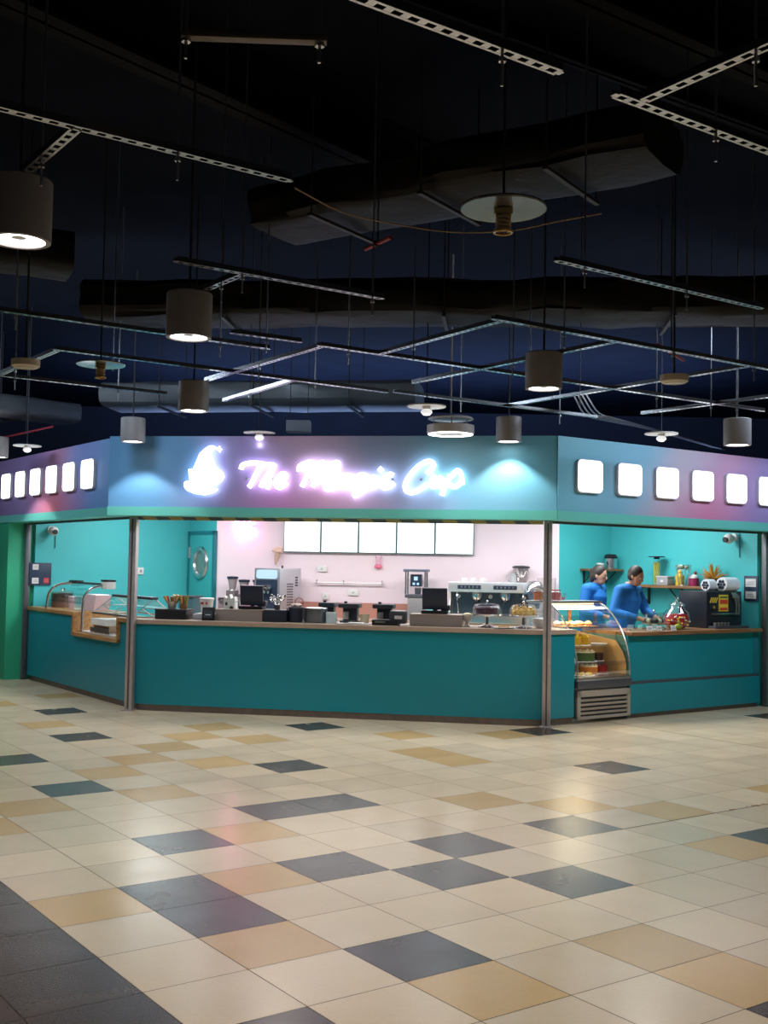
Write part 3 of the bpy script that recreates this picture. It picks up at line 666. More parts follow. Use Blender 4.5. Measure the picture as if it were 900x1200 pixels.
inn = lambda d: [(-.06 + d, .1 + d), (-.03 + d, .07 + d), (.02 + d, .04 + d), (.08 + d * .6, .018 + d), (.15 + d * .4, .006 + d), (.24 + d * .2, d), (.45, d), (4.46, d), (4.49 - d * .5, .042 + d), (4.77 - d, .318 + d), (4.33, .74), (4.21, .64), (.45, .64), (.4, .53)]
q = MB(); q.prism_z(front, .07, .94); q.build('counter_body', CT, fc)
q = MB(); q.prism_z(inn(.02), 0, .07); q.build('kick_plate', KICK, fc)
out = [(-.07, .085), (-.04, .05), (.015, .02), (.075, -.004), (.15, -.018), (.24, -.024), (.45, -.025), (4.47, -.025), (4.51, .025), (4.79, .305), (4.30, .79), (4.2, .69), (.42, .69), (.36, .53)]
q = MB(); q.prism_z(out, .94, ZC); q.build('worktop', STONE, fc)
# left wing counter with the sunken well
lc = thing('side_counter', 'left wing counter with teal face, oak-edged top and a sunken display well', 'counter', FL.p(0, 0), FL.rz)
q = MB()
for x0, x1, z0, z1 in ((-3.57, -1.82, .07, .94), (-1.82, -.40, .07, .70), (-.40, -.13, .07, .94)):
    q.box((x0 + x1) / 2, .34, z0, x1 - x0, .62, z1 - z0)
q.box(-1.11, .62, .70, 1.42, .06, .24)
q.build('counter_body', CT, lc, smooth=False)
q = MB(); q.box(-1.85, .36, 0, 3.44, .6, .07); q.build('kick_plate', KICK, lc)
q = MB(); q.box(-2.70, .345, .94, 1.74, .68, .045, bev=.004); q.build('worktop', WOOD, lc)
q = MB(); q.box(-.27, .345, .94, .27, .68, .045, bev=.004); q.build('worktop', WOOD, lc)
q = MB(); q.box(-1.815, .33, .70, .05, .68, .285); q.box(-.415, .33, .70, .03, .68, .285); q.box(-1.11, .33, .70, 1.42, .68, .04); q.build('well_frame', WOOD, lc, smooth=False)
q = MB(); q.box(-1.11, .33, .742, 1.34, .5, .02, bev=.004); q.box(-1.11, .57, .762, 1.34, .02, .2); q.build('well_liner', mat('white_liner', srgb(222, 222, 218), .4), lc)
# right wing counter
rc = thing('serving_counter', 'right wing counter with teal face over a low teal plinth and brown wooden top', 'counter', FR.p(0, 0), FR.rz)
q = MB(); q.box(2.42, .36, .40, 2.30, .6, .50); q.build('counter_body', CTR, rc, smooth=False)
q = MB(); q.box(2.42, .345, .05, 2.30, .62, .32); q.build('plinth', CTR, rc, smooth=False)
q = MB(); q.box(2.42, .35, .37, 2.30, .6, .03); q.build('dark_ledge_trim', DGREY, rc)  # dark grey strip between plinth and upper body
q = MB(); q.box(2.42, .36, 0, 2.28, .58, .05); q.build('kick_plate', KICK, rc)
q = MB(); q.box(2.42, .345, .90, 2.30, .70, .042, bev=.005); q.build('worktop', DWOOD, rc)
q = MB(); q.box(3.52, .058, .40, .1, .01, .50); q.build('end_strip', mat('dark_teal_trim', srgb(14, 84, 98), .35), rc)
ZR = .942
# back counter and brown splash strip
bc = thing('back_counter', 'low back counter along the pink wall carrying the machines', 'counter', FF.p(0, 0), ANG)
q = MB(); q.box(2.11, 3.27, .05, 4.18, .62, .81); q.build('counter_body', mat('grey_back_cabinet', srgb(120, 116, 122), .5), bc)
q = MB(); q.box(2.11, 3.25, .86, 4.22, .68, .04, bev=.004); q.build('worktop', STONE, bc)
q = MB(); q.box(1.75, 3.595, .9, 1.6, .03, .2); q.build('splashback', mat('terracotta_splashback', srgb(186, 132, 116), .5), bc)
ZB2 = .90

# ================================================================== cake display case
cc = thing('cake_display_case', 'curved glass cake display case with a slatted grille under it, right of the post', 'display case', FR.p(.45, 0), FR.rz)
CW = .81
q = MB(); q.box(CW / 2, .42, .05, CW, .74, .33, bev=.004); q.build('base_cabinet', STEEL, cc)
q = MB(); q.box(CW / 2, .02, .365, CW + .01, .06, .075, bev=.004); q.box(CW / 2, .42, .38, CW, .74, .06); q.build('dark_skirt', DGREY, cc)
q = MB(); q.box(CW / 2, .4, .44, CW, .78, .035, bev=.004); q.build('sill', STEEL, cc)
q = MB(); q.box(CW / 2, .035, .045, CW - .02, .02, .29); q.build('grille_backing', BLACK, cc)
GR = mat('pale_metal_grille', (.5, .46, .42), .4, .5)
q = MB(); q.box(.025, .02, .04, .05, .03, .3); q.box(CW - .025, .02, .04, .05, .03, .3); q.box(CW / 2, .02, .04, CW, .03, .03); q.box(CW / 2, .02, .275, CW, .03, .065); q.build('grille_frame', GR, cc)
for k in range(4):
    q = MB(); q.box(CW / 2, .014, .09 + .045 * k, CW - .08, .012, .024, rx=.5); q.build('grille_slat', GR, cc)
prof = [(.015, .475), (.012, .56), (.03, .68), (.07, .82), (.14, .96), (.23, 1.08), (.34, 1.18), (.46, 1.245)]
prof = [(p.x, p.y) for p in sm([(a, b) for a, b in prof], 3)]
q = MB()
for (a, b), (c, d) in zip(prof, prof[1:]): q.quad((.01, a, b), (CW - .01, a, b), (CW - .01, c, d), (.01, c, d))
q.build('curved_front_glass', CLEAR, cc)
for x in (.006, CW - .006):
    q = MB(); q.prism_x(prof + [(.78, 1.245), (.78, .475)], x - .003, x + .003); q.build('side_glass', CLEAR, cc)
    q = MB(); q.tube([(x, a, b) for a, b in prof], .009, 6); q.build('glass_edge', STEEL, cc)
q = MB(); q.box(CW / 2, .62, 1.245, CW + .02, .36, .022, bev=.003); q.build('top_shelf', STEEL, cc)
q = MB(); q.box(CW / 2, .5, 1.225, CW - .16, .024, .018); q.build('light_strip', mat('case_lamp', (.9, .9, .9), .4, emis=(1, .82, .5), es=1.1, var=0), cc)
area('case_lamp_light', FR.p(.45 + CW / 2, .48, 1.215), CW - .2, .02, 9, (1, .8, .48), FR.rz)
q = MB(); q.box(CW / 2, .765, .475, CW - .03, .012, .44); q.build('back_panel', mat('tan_back_panel', srgb(178, 146, 98), .5), cc)
for z, y0 in ((.60, .1), (.78, .17), (.975, .28)):
    q = MB(); q.box(CW / 2, (y0 + .74) / 2, z, CW - .03, .74 - y0, .008); q.build('glass_shelf', glass('shelf_glass', (1, .95, .85), .08), cc)
for x in (.22, .6):
    q = MB(); q.box(x, .74, .475, .045, .02, .76); q.build('shelf_upright', mat('brown_upright', srgb(120, 84, 60), .4), cc)
q = MB(); q.prism_x([(.05, .478), (.755, .478), (.755, .9), (.2, .84), (.1, .72), (.05, .6)], CW - .03, CW - .02); q.build('tan_side_panel', mat('tan_back_panel', srgb(178, 146, 98), .5), cc)
def C_(x, y, z): return FR.p(.45 + x, y, z)
def cake(x, y, z, r, h, side, top, name, label, cut=0.0, board=True):
    o = thing(name, label, 'cake', C_(x, y, z), FR.rz)
    if board: q = MB(); q.lathe([(0, 0), (r * 1.2, 0), (r * 1.22, .006), (0, .008)], seg=32); q.build('cake_board', PAPER, o)
    q = MB(); n = 28; a0 = -math.pi / 2 + cut / 2; a1 = a0 + 2 * math.pi - cut
    ring = [(r * math.cos(a0 + (a1 - a0) * k / n), r * math.sin(a0 + (a1 - a0) * k / n)) for k in range(n + (1 if cut else 0))]
    q.prism_z(ring + ([(0, 0)] if cut else []), .008, h); q.build('sponge', side, o)
    q = MB(); q.prism_z([(a * 1.01, b * 1.01) for a, b in ring] + ([(0, 0)] if cut else []), h, h + .012)
    for k in range(9):
        a = a0 + (a1 - a0) * (k + .5) / 9; q.sph(r * .8 * math.cos(a), r * .8 * math.sin(a), h + .018, .016, .016, .012, 8)
    q.build('icing', top, o)
    return o
YEL = mat('yellow_icing', srgb(244, 205, 40), .5); YSP = mat('yellow_sponge', srgb(206, 160, 40), .7, var=.2); CRM = mat('cream_icing', srgb(240, 226, 190), .6, var=.1)
CHO = mat('chocolate', srgb(62, 36, 28), .4, var=.2); GRN = mat('pistachio_cake', srgb(70, 92, 48), .6, var=.4, scale=40); REDC = mat('red_glaze', srgb(150, 34, 34), .3, var=.2); ORG = mat('orange_cake', srgb(214, 130, 52), .6, var=.3)
cake(.40, .42, .785, .13, .085, YSP, YEL, 'yellow_cake', 'cut yellow cake on the middle glass shelf of the display case', .9)
cake(.46, .4, .608, .14, .10, GRN, CRM, 'green_sided_cake', 'green and brown sided cake on the lowest glass shelf of the display case')
cake(.69, .38, .608, .06, .06, CHO, CHO, 'small_chocolate_cake', 'small dark chocolate cake right of the green-sided cake')
cake(.44, .28, .477, .1, .085, ORG, CRM, 'orange_cake', 'orange-sided cake with pale top on the floor of the display case')
cake(.64, .3, .477, .08, .075, REDC, REDC, 'red_glazed_cake', 'dark red glazed cake on the floor of the display case')
o = thing('paper_doily', 'white scalloped doily with sweets at the front left of the display case floor', 'doily', C_(.25, .17, .477), FR.rz)
q = MB(); q.lathe([(0, 0), (.12, 0), (.125, .008), (0, .01)], seg=24); q.build('doily', PAPER, o)
for k in range(7):
    q = MB(); a = k * .9; q.sph(.07 * math.cos(a), .07 * math.sin(a), .022, .026, .026, .016, 10); q.build('sweet', CRM if k % 2 else YEL, o)
o = thing('paper_plate', 'small white plate with a napkin at the right of the middle shelf', 'plate', C_(.68, .36, .785), FR.rz)
q = MB(); q.lathe([(0, 0), (.07, .0), (.095, .016), (.09, .016), (.065, .006), (0, .006)], seg=28); q.build('plate', PAPER, o)
q = MB(); q.box(0, 0, .01, .09, .08, .006, rz=.5); q.build('napkin', PAPER, o)
o = thing('pastry_tray', 'tray of pale pastries on the top glass shelf of the display case', 'tray', C_(.42, .5, .983), FR.rz)
q = MB(); q.box(0, 0, 0, .52, .26, .012, bev=.004); q.build('tray', mat('tan_tray', srgb(150, 110, 74), .5), o)
PST = mat('baked_pastry', srgb(206, 160, 110), .6, var=.25, scale=30)
for k in range(8):
    q = MB(); q.sph(-.2 + .055 * k, .05 * (-1) ** k, .035, .034, .05, .026, 10); q.build('pastry', PST if k % 3 else CRM, o)
o = thing('cream_puff_plate', 'plate of small white cream cakes on the left of the lowest shelf', 'plate', C_(.22, .3, .608), FR.rz)
q = MB(); q.lathe([(0, 0), (.07, 0), (.08, .01), (0, .01)], seg=24); q.build('plate', PAPER, o)
for k in range(3): q = MB(); q.sph(-.035 + .035 * k, .01 * k, .03, .022, .022, .024, 10); q.build('cream_puff', CRM, o)

# jars on top of the case
def jar(fr, x, y, z, r, h, fill, lid, name, label, cat='jar', grp=None, fillh=.8):
    o = thing(name, label, cat, fr.p(x, y, z), fr.rz, grp)
    q = MB(); q.lathe([(0, 0), (r * .95, 0), (r, .01), (r, h * .86), (r * .85, h * .93), (r * .85, h)], seg=28); q.build('glass', CLEAR, o)
    q = MB(); q.lathe([(0, .006), (r * .9, .006), (r * .92, h * fillh), (r * .5, h * (fillh + .03)), (0, h * (fillh + .02))], seg=20); q.build('contents', fill, o)
    q = MB(); q.lathe([(0, h * .98), (r * .9, h * .98), (r * .92, h * .99), (r * .92, h * 1.08), (r * .3, h * 1.1), (0, h * 1.1)], seg=28); q.build('lid', lid, o)
    return o
SWP = mat('pink_white_sweets', srgb(214, 130, 130), .5, var=.6, scale=45); SWO = mat('orange_sweets', srgb(200, 130, 96), .5, var=.5, scale=40); CAN = mat('dark_red_tin', srgb(170, 46, 60), .35, var=.4, scale=30)
jar(FR, .45, .62, 1.267, .055, .12, SWO, mat('pale_lid', (.6, .5, .42), .5), 'sweet_jar', 'jar of orange sweets nearest the post on top of the display case')
jar(FR, .575, .68, 1.267, .04, .13, BLACK, mat('dark_green_lid', srgb(40, 70, 66), .4), 'dark_jar', 'dark jar between the two sweet jars on top of the display case')
jar(FR, .70, .6, 1.267, .06, .11, SWP, CAN, 'sweet_jar', 'jar of pink and red sweets with a red lid on top of the display case')
o = thing('small_glass', 'small clear tumbler at the right of the jars on the display case', 'glass', FR.p(.83, .62, 1.267), FR.rz)
q = MB(); q.lathe([(0, .006), (.026, .006), (.03, .08), (.033, .08), (.028, 0), (0, 0)], seg=24); q.build('tumbler', CLEAR, o)
q = MB(); q.lathe([(0, .008), (.025, .008), (.027, .04), (0, .04)], seg=20); q.build('drink', mat('pale_drink', srgb(190, 150, 170), .2), o)
# ================================================================== things on the right counter and the wall behind it
RED_SW = mat('red_candies', srgb(168, 30, 34), .3, var=.6, scale=30); GLD = mat('gold_wrappers', srgb(220, 176, 60), .25, .5, var=.3, scale=40)
o = thing('fishbowl_jar', 'large round glass bowl of red sweets and gold wrappers on the right counter', 'jar', FR.p(2.36, .3, ZR), FR.rz)
q = MB(); q.lathe([(0, 0), (.09, .0), (.14, .04), (.16, .11), (.145, .19), (.09, .245), (.085, .27), (.095, .275)], seg=36); q.build('bowl', glass('bowl_glass', (1, 1, 1), .1), o)
q = MB(); q.lathe([(0, .01), (.085, .012), (.135, .05), (.15, .11), (.13, .17), (0, .18)], seg=30); q.build('red_sweets', RED_SW, o)
rn = random.Random(3)
for k in range(26):
    a = rn.uniform(2.6, 5.2); z = rn.uniform(.04, .15); rr = .148 - abs(z - .1) * .25
    q = MB(); q.sph(rr * math.cos(a), rr * math.sin(a), z, .018, .018, .011, 8); q.build('wrapped_sweet', [GLD, RED_SW, PAPER][k % 3], o)
q = MB(); q.lathe([(0, .27), (.095, .27), (.1, .282), (.06, .31), (.02, .325), (.012, .34), (.022, .36), (.012, .38), (0, .38)], seg=28); q.build('lid', CLEAR, o)
def dome(fr, x, y, z, r, h, foot, filling, name, label, stand=True, k_=0):
    o = thing(name, label, 'cake stand', fr.p(x, y, z), fr.rz)
    q = MB(); q.lathe([(0, 0), (r * .62, 0), (r * .6, .012), (.022, .035), (.016, foot - .02), (.04, foot - .004), (r * 1.05, foot), (r * 1.08, foot + .012), (0, foot + .01)], seg=36); q.build('stand', CHROME if k_ else glass('stand_glass', (1, 1, 1), .25), o)
    q = MB(); q.lathe([(r, foot + .014), (r, foot + h * .55), (r * .85, foot + h * .88), (r * .4, foot + h), (0, foot + h)], seg=36); q.build('dome', CLEAR, o)
    q = MB(); q.sph(0, 0, foot + h + .016, .014, .014, .016, 12); q.build('knob', CHROME, o)
    filling(o, foot + .014)
    return o
def f_choc(o, z):
    rn = random.Random(11)
    for k in range(12):
        a = k * .524; q = MB(); q.sph(.085 * math.cos(a), .085 * math.sin(a), z + .026, .03, .03, .026, 10); q.build('chocolate_ball', CHO if k % 3 else CRM, o)
    q = MB(); q.lathe([(0, z), (.06, z), (.06, z + .05), (0, z + .055)], seg=16); q.build('centre_cake', CHO, o)
def f_cake(o, z):
    q = MB(); q.lathe([(0, z), (.12, z), (.125, z + .06), (.11, z + .075), (0, z + .08)], seg=28); q.build('cake', mat('blackberry_cake', srgb(70, 48, 66), .5, var=.4, scale=30), o)
def f_pop(o, z):
    rn = random.Random(5); q = MB()
    for k in range(70):
        a = rn.uniform(0, 6.28); r = .125 * math.sqrt(rn.random()); q.sph(r * math.cos(a), r * math.sin(a), z + rn.uniform(.015, .085) * (1 - (r / .16) ** 2), rn.uniform(.014, .02), seg=6)
    q.lathe([(0, z), (.12, z), (.1, z + .05), (0, z + .06)], seg=16)
    p_ = q.build('golden_biscuits', mat('golden_biscuit', srgb(222, 186, 110), .6, var=.35, scale=50), o); p_['kind'] = 'stuff'
dome(FR, 2.0, .33, ZR, .13, .13, .06, f_choc, 'cake_dome', 'low glass dome of chocolates beside the round sweet bowl on the right counter', k_=1)
o = thing('sweet_bag', 'small green and yellow bag of sweets before the chocolate dome', 'bag', FR.p(2.17, .12, ZR), FR.rz)
q = MB(); q.sph(0, 0, .035, .06, .035, .036, 14); q.sph(.01, 0, .085, .018, .012, .03, 10); q.build('bag', mat('green_yellow_bag', srgb(150, 160, 48), .3, var=.5, scale=25), o)
q = MB(); q.torus(.01, 0, .066, .016, .005); q.build('tie', GLD, o)
for k, (x, w, lb) in enumerate(((1.62, .1, 'small white price card nearest the display case on the right counter'), (1.78, .08, 'white price card in the middle of the right counter edge'), (2.02, .09, 'white price card below the chocolate dome'))):
    o = thing('price_card', lb, 'card', FR.p(x, .06, ZR), FR.rz)
    q = MB(); q.box(0, .0, .004, w, .003, .055, rx=-.25); q.build('card', PAPER, o)
    q = MB(); q.box(0, -.0, 0, w * .6, .03, .006); q.build('card_foot', CLEAR, o)
    q = MB(); q.box(0, -.005, .025, w * .7, .002, .004, rx=-.25); q.box(0, -.008, .036, w * .5, .002, .004, rx=-.25); q.build('price_lines', GREY, o)
o = thing('glass_screen', 'clear low glass screen standing on the right counter before the staff', 'glass screen', FR.p(1.72, .2, ZR), FR.rz)
q = MB(); q.box(0, 0, .0, .62, .006, .2); q.build('pane', TEALG, o)
for x in (-.29, .29): q = MB(); q.box(x, 0, 0, .03, .05, .02); q.build('clip', STEEL, o)
# dispensing machine with two drums
DM = thing('drinks_machine', 'black counter machine with two white drums, taps and yellow and red labels', 'machine', FR.p(3.17, .4, ZR), FR.rz)
MBK = mat('machine_black', (.018, .022, .03), .35, var=.2)
q = MB(); q.box(0, .06, 0, .66, .42, .44, bev=.012); q.build('machine_body', MBK, DM)
q = MB(); q.box(.0, -.2, .0, .62, .14, .03, bev=.004); q.build('drip_tray', DGREY, DM)
YP = mat('yellow_label', srgb(232, 196, 70), .5, var=.1); RP = mat('red_label', srgb(206, 66, 40), .5, var=.1)
q = MB(); q.box(-.03, -.156, .2, .17, .012, .2); q.build('label_panel', YP, DM)
for z, h, m_ in ((.29, .05, RP), (.215, .03, RP), (.36, .02, mat('green_label', srgb(60, 120, 60), .5))): q = MB(); q.box(-.03, -.164, z, .14, .004, h); q.build('label_band', m_, DM)
q = MB(); q.box(-.22, -.156, .22, .15, .012, .17); q.build('label_panel', MBK, DM)
for k in range(4): q = MB(); q.box(-.27 + .035 * k, -.164, .3, .016, .004, .07, ry=.5); q.build('chevron_stripe', YP, DM)
q = MB(); q.sph(-.21, -.164, .25, .02, .004, .02, 10); q.build('badge', GLD, DM)
q = MB(); q.box(0, -.16, .16, .5, .02, .02, bev=.004); q.build('chrome_strip', STEEL, DM)
for x, y, r, L_ in ((-.17, .0, .072, .14), (.02, -.09, .085, .26)):
    q = MB(); q.lathe([(0, 0), (r * .95, 0), (r, .01), (r, L_ - .01), (r * .9, L_), (0, L_)], x, y, .44 + r, 32, Matrix.Rotation(math.pi / 2, 4, 'Y')); dr_ = q.build('drum', mat('white_drum', (.75, .77, .8), .25), DM)
    q = MB()
    for k in range(6): a = k * math.pi / 3; q.sph(x - .004, y + r * .48 * math.cos(a), .44 + r + r * .48 * math.sin(a), .008, r * .24, r * .24, 10)
    q.sph(x - .006, y, .44 + r, .01, r * .18, r * .18, 10); q.build('drum_rosette', mat('navy_rosette', (.02, .025, .06), .3), dr_)
for x in (.14, .19):
    q = MB(); q.tube([(x, -.15, .42), (x, -.2, .38), (x + .01, -.21, .28), (x, -.215, .16)], [.016, .014, .011, .01], 8); q.box(x, -.19, .36, .07, .02, .03, bev=.005); q.build('tap', STEEL, DM)
q = MB()
for k in range(5): q.lathe([(0, 0), (.018, 0), (.024, .04), (.022, .04), (.016, .004), (0, .004)], -.24 + .06 * k, -.2, .03, 14)
q.build('drip_cup', STEEL, DM)
# wall shelf on the end wall: frame running along the end wall, x to the right, y into the wall
wr = (pE2 - pC2).normalized(); RZ_E2 = math.atan2(wr.y, wr.x)
class PF(Frame): pass
FE2 = Frame(pC2, RZ_E2); FE1 = Frame(pE, math.atan2((pC - pE).y, (pC - pE).x))
# FE2.p(x, -y) is y in front of the wall
SHZ = 1.43
o = thing('wall_shelf', 'wooden wall shelf on black brackets on the right-hand teal wall', 'shelf', FE2.p(.45, 0, SHZ), RZ_E2)
q = MB(); q.box(.77, -.15, -.035, 1.54, .28, .035, bev=.003); q.build('shelf_board', DWOOD, o)
for x in (.25, .8, 1.35):
    q = MB(); q.box(x, -.012, -.26, .03, .02, .23); q.tube([(x, -.24, -.045), (x, -.02, -.24)], .01, 6); q.box(x, -.14, -.045, .03, .25, .01); q.build('shelf_bracket', BLACK, o)
def S_(x, y, z=SHZ): return FE2.p(.45 + x, -y, z)
o = thing('spaghetti_stand', 'clear jar of dry yellow pasta under a flat black top on the wall shelf', 'jar', S_(.5, .15), RZ_E2)
q = MB(); q.cyl(0, 0, 0, .34, .055); q.build('glass', CLEAR, o)
PAS = mat('dry_pasta', srgb(196, 190, 84), .6, var=.2)
for k in range(9):
    a = k * .7; q = MB(); q.tube([(.03 * math.cos(a), .03 * math.sin(a), .01), (.035 * math.cos(a + .6), .035 * math.sin(a + .6), .3)], .007, 6); q.build('pasta', PAS, o)
q = MB(); q.cyl(0, 0, .34, .025, .04); q.cyl(0, 0, .365, .012, .11); q.build('flat_top', BLACK, o)
o = thing('lidded_box', 'grey plastic box with a pale lid and small label on the wall shelf', 'box', S_(.64, .14), RZ_E2)
q = MB(); q.box(0, 0, 0, .19, .14, .1, bev=.008); q.build('box_body', GREY, o)
q = MB(); q.box(0, 0, .1, .2, .15, .02, bev=.005); q.build('lid', mat('pale_box_lid', (.5, .5, .53), .4), o)
q = MB(); q.box(0, -.072, .04, .04, .004, .025); q.build('box_label', PAPER, o)
o = thing('patterned_tin', 'yellow patterned tin with a stepped lid on the wall shelf', 'tin', S_(.87, .13), RZ_E2)
q = MB(); q.lathe([(0, 0), (.055, 0), (.058, .01), (.05, .06), (.058, .11), (.05, .13), (0, .135)], seg=24); q.build('tin', mat('yellow_patterned_tin', srgb(214, 180, 40), .35, var=.7, scale=40), o)
q = MB(); q.lathe([(0, .13), (.052, .13), (.03, .16), (.04, .175), (.015, .2), (0, .205)], seg=20); q.build('lid', YP, o)
o = thing('pink_canister', 'magenta canister with a white domed top on the wall shelf', 'canister', S_(1.1, .13), RZ_E2)
q = MB(); q.lathe([(0, 0), (.06, 0), (.065, .02), (.062, .1), (0, .1)], seg=24); q.build('canister', mat('magenta_canister', srgb(150, 44, 90), .4, var=.4, scale=30), o)
q = MB(); q.sph(0, 0, .105, .055, .055, .05, 16); q.build('domed_top', PAPER, o)
q = MB(); q.sph(.02, 0, .165, .02, .02, .025, 10); q.build('red_tip', REDC, o)
o = thing('wire_basket', 'small wire basket standing behind the yellow tin and pink canister on the shelf', 'basket', S_(1.0, .22), RZ_E2)
q = MB()
for z, r in ((.0, .06), (.2, .08), (.26, .1)): q.torus(0, 0, z + .004, r, .004)
for k in range(10): a = k * .628; q.tube([(.06 * math.cos(a), .06 * math.sin(a), .004), (.1 * math.cos(a), .1 * math.sin(a), .264)], .003, 5)
q.build('basket_wires', GALV, o)
for k in range(5): q = MB(); a = k * 1.25; q.sph(.05 * math.cos(a), .05 * math.sin(a), .24, .03, seg=10); q.build('ball', mat('pale_green_ball', srgb(150, 170, 150), .4), o)
o = thing('dried_plant', 'spiky orange-brown dried plant in a dark pot on the wall shelf', 'plant', S_(1.4, .14), RZ_E2)
q = MB(); q.lathe([(0, 0), (.05, 0), (.065, .1), (.06, .1), (.05, .08), (0, .08)], seg=20); q.build('pot', BLACK, o)
q = MB(); rn = random.Random(2)
for k in range(70):
    a = rn.uniform(0, 6.28); el = rn.uniform(.15, 1.4); L_ = rn.uniform(.14, .26)
    d = Vector((math.cos(a) * math.cos(el) * 1.15, math.sin(a) * math.cos(el) * .55, math.sin(el))) * L_
    q.tube([(0, 0, .07), d * .55 + Vector((0, 0, .08)), d + Vector((0, 0, .06))], [.005, .007, .002], 5)
q.build('leaves', mat('dried_orange_leaves', srgb(176, 124, 44), .7, var=.3, scale=20), o)
# steel flask on a shelf of the core wall
wc = (pC2 - pG2).normalized(); FC2 = Frame(pG2, math.atan2(wc.y, wc.x))
o = thing('corner_shelf', 'narrow shelf on the teal wall behind the staff holding the steel flask', 'shelf', FC2.p(.38, 0, 1.63), FC2.rz)
q = MB(); q.box(.3, -.13, -.03, .58, .26, .03, bev=.003); q.build('shelf_board', DWOOD, o)
for x in (.08, .5): q = MB(); q.box(x, -.012, -.2, .025, .02, .18); q.tube([(x, -.2, -.035), (x, -.02, -.18)], .008, 6); q.build('shelf_bracket', BLACK, o)
o = thing('steel_flask', 'steel insulated flask with black lid and carrying handle in the teal corner', 'flask', FC2.p(.84, -.14, 1.63), FC2.rz)
q = MB(); q.lathe([(0, 0), (.088, 0), (.092, .02), (.092, .14), (.08, .15), (0, .15)], seg=32); q.build('flask_body', STEEL, o)
q = MB(); q.lathe([(0, .15), (.088, .15), (.092, .165), (.07, .2), (.03, .205), (0, .205)], seg=32); q.build('lid', BLACK, o)
q = MB(); q.tube([(.1 * math.cos(a), -.03, .1 + .075 * math.sin(a)) for a in [math.pi * k / 14 - math.pi for k in range(15)]], .008, 6); q.build('carrying_handle', BLACK, o)
o = thing('white_jar', 'small white lidded jar beside the steel flask', 'jar', FC2.p(.64, -.14, 1.63), FC2.rz)
q = MB(); q.lathe([(0, 0), (.045, 0), (.05, .01), (.05, .06), (0, .06)], seg=24); q.build('jar_body', mat('pale_aqua_jar', srgb(190, 214, 214), .4), o)
q = MB(); q.lathe([(0, .06), (.054, .06), (.054, .078), (0, .08)], seg=24); q.build('lid', WHITE, o)
# notices, cameras, switches on the end walls
NAVYB = mat('navy_notice_board', srgb(44, 60, 84), .4)
def board(fr, x, z, w, h, label, cards, m=NAVYB, t=.02):
    o = thing('notice_board', label, 'notice board', fr.p(x, -.001, z), fr.rz)
    q = MB(); q.box(0, -t / 2, 0, w, t, h, bev=.003); q.build('board', m, o)
    for cx, cz, cw, ch, cm in cards:
        q = MB(); q.box(cx, -t - .003, cz, cw, .004, ch); c_ = q.build('notice_card', cm, o)
        q = MB(); q.box(cx, -t - .006, cz + ch * .55, cw * .6, .002, ch * .08); q.box(cx, -t - .006, cz + ch * .3, cw * .7, .002, ch * .06); q.build('printed_lines', mat('grey_print', (.3, .28, .3), .6), c_)
GW = mat('pale_notice_paper', srgb(216, 214, 214), .6)
xe2 = (pE2 - pC2).length
board(FE2, xe2 - .175, 1.265, .2, .31, 'dark framed notice with two pale cards on the right teal wall', [(0, .175, .15, .1, GW), (0, .03, .15, .09, GW)])
board(FE1, .175, 1.27, .3, .305, 'dark notice board with two pale cards and a red one on the left teal wall', [(-.07, .21, .08, .075, GW), (-.07, .02, .09, .08, GW), (.08, .03, .07, .07, mat('red_notice', srgb(200, 66, 66), .5))])
def cctv(fr, x, z, label, flip):
    o = thing('security_camera', label, 'security camera', fr.p(x, -.001, z), fr.rz)
    q = MB(); q.cyl(0, 0, 0, .04, .05, M=RX); q.tube([(0, -.04, 0), (0, -.09, -.01)], .018, 8); q.build('mount', WHITE, o)
    q = MB(); q.sph(0, -.13, -.02, .065, .065, .065, 18); q.build('camera_ball', WHITE, o)
    q = MB(); q.cyl(0, -.175, -.035, .035, .034, M=RX); q.build('lens', BLACK, o)
    q = MB(); q.tube([(flip * .0 + .07, -.012, .05), (.07, -.012, -.25)], .006, 6); q.build('cable_drop', mat('aqua_trunking', srgb(60, 130, 136), .5), o)
cctv(FE2, xe2 - .42, 2.05, 'white ball security camera high on the right teal wall', 1)
cctv(FE1, .3, 2.03, 'white ball security camera high on the left teal wall', 1)
o = thing('wall_switch', 'small white switch plate on the left teal wall just right of the post', 'switch', FE1.p(1.63, -.001, 1.43), FE1.rz)
q = MB(); q.box(0, -.01, 0, .09, .018, .1, bev=.004); q.build('plate', WHITE, o)
q = MB(); q.box(0, -.022, .03, .03, .01, .04); q.build('rocker', GREY, o)

# ================================================================== left wing: pots, warmer, glass display
def lw(x, y, z=ZC): return FL.p(x, y, z)
DST = mat('dark_steel_pot', (.22, .18, .17), .3, .8, var=.2)
o = thing('lidded_pot', 'dark steel lidded pot at the far left end of the left counter', 'pot', lw(-3.2, .35), FL.rz)
q = MB(); q.lathe([(0, 0), (.135, 0), (.14, .01), (.14, .19), (0, .19)], seg=36); q.build('pot_body', DST, o)
q = MB(); q.lathe([(.143, .185), (.146, .195), (.1, .215), (.02, .222), (.012, .235), (.02, .25), (0, .252)], seg=36); q.build('lid', STEEL, o)
for s_ in (-1, 1): q = MB(); q.tube([(s_ * .14, -.04, .15), (s_ * .175, -.03, .155), (s_ * .175, .03, .155), (s_ * .14, .04, .15)], .008, 6); q.build('handle', BLACK, o)
o = thing('lidded_pot', 'smaller steel pot with a black-knobbed lid behind the dark pot', 'pot', lw(-3.42, .45), FL.rz)
q = MB(); q.lathe([(0, 0), (.09, 0), (.1, .01), (.1, .2), (0, .2)], seg=30); q.build('pot_body', STEEL, o)
q = MB(); q.lathe([(.1, .198), (.103, .206), (.03, .225), (0, .226)], seg=30); q.build('lid', STEEL, o)
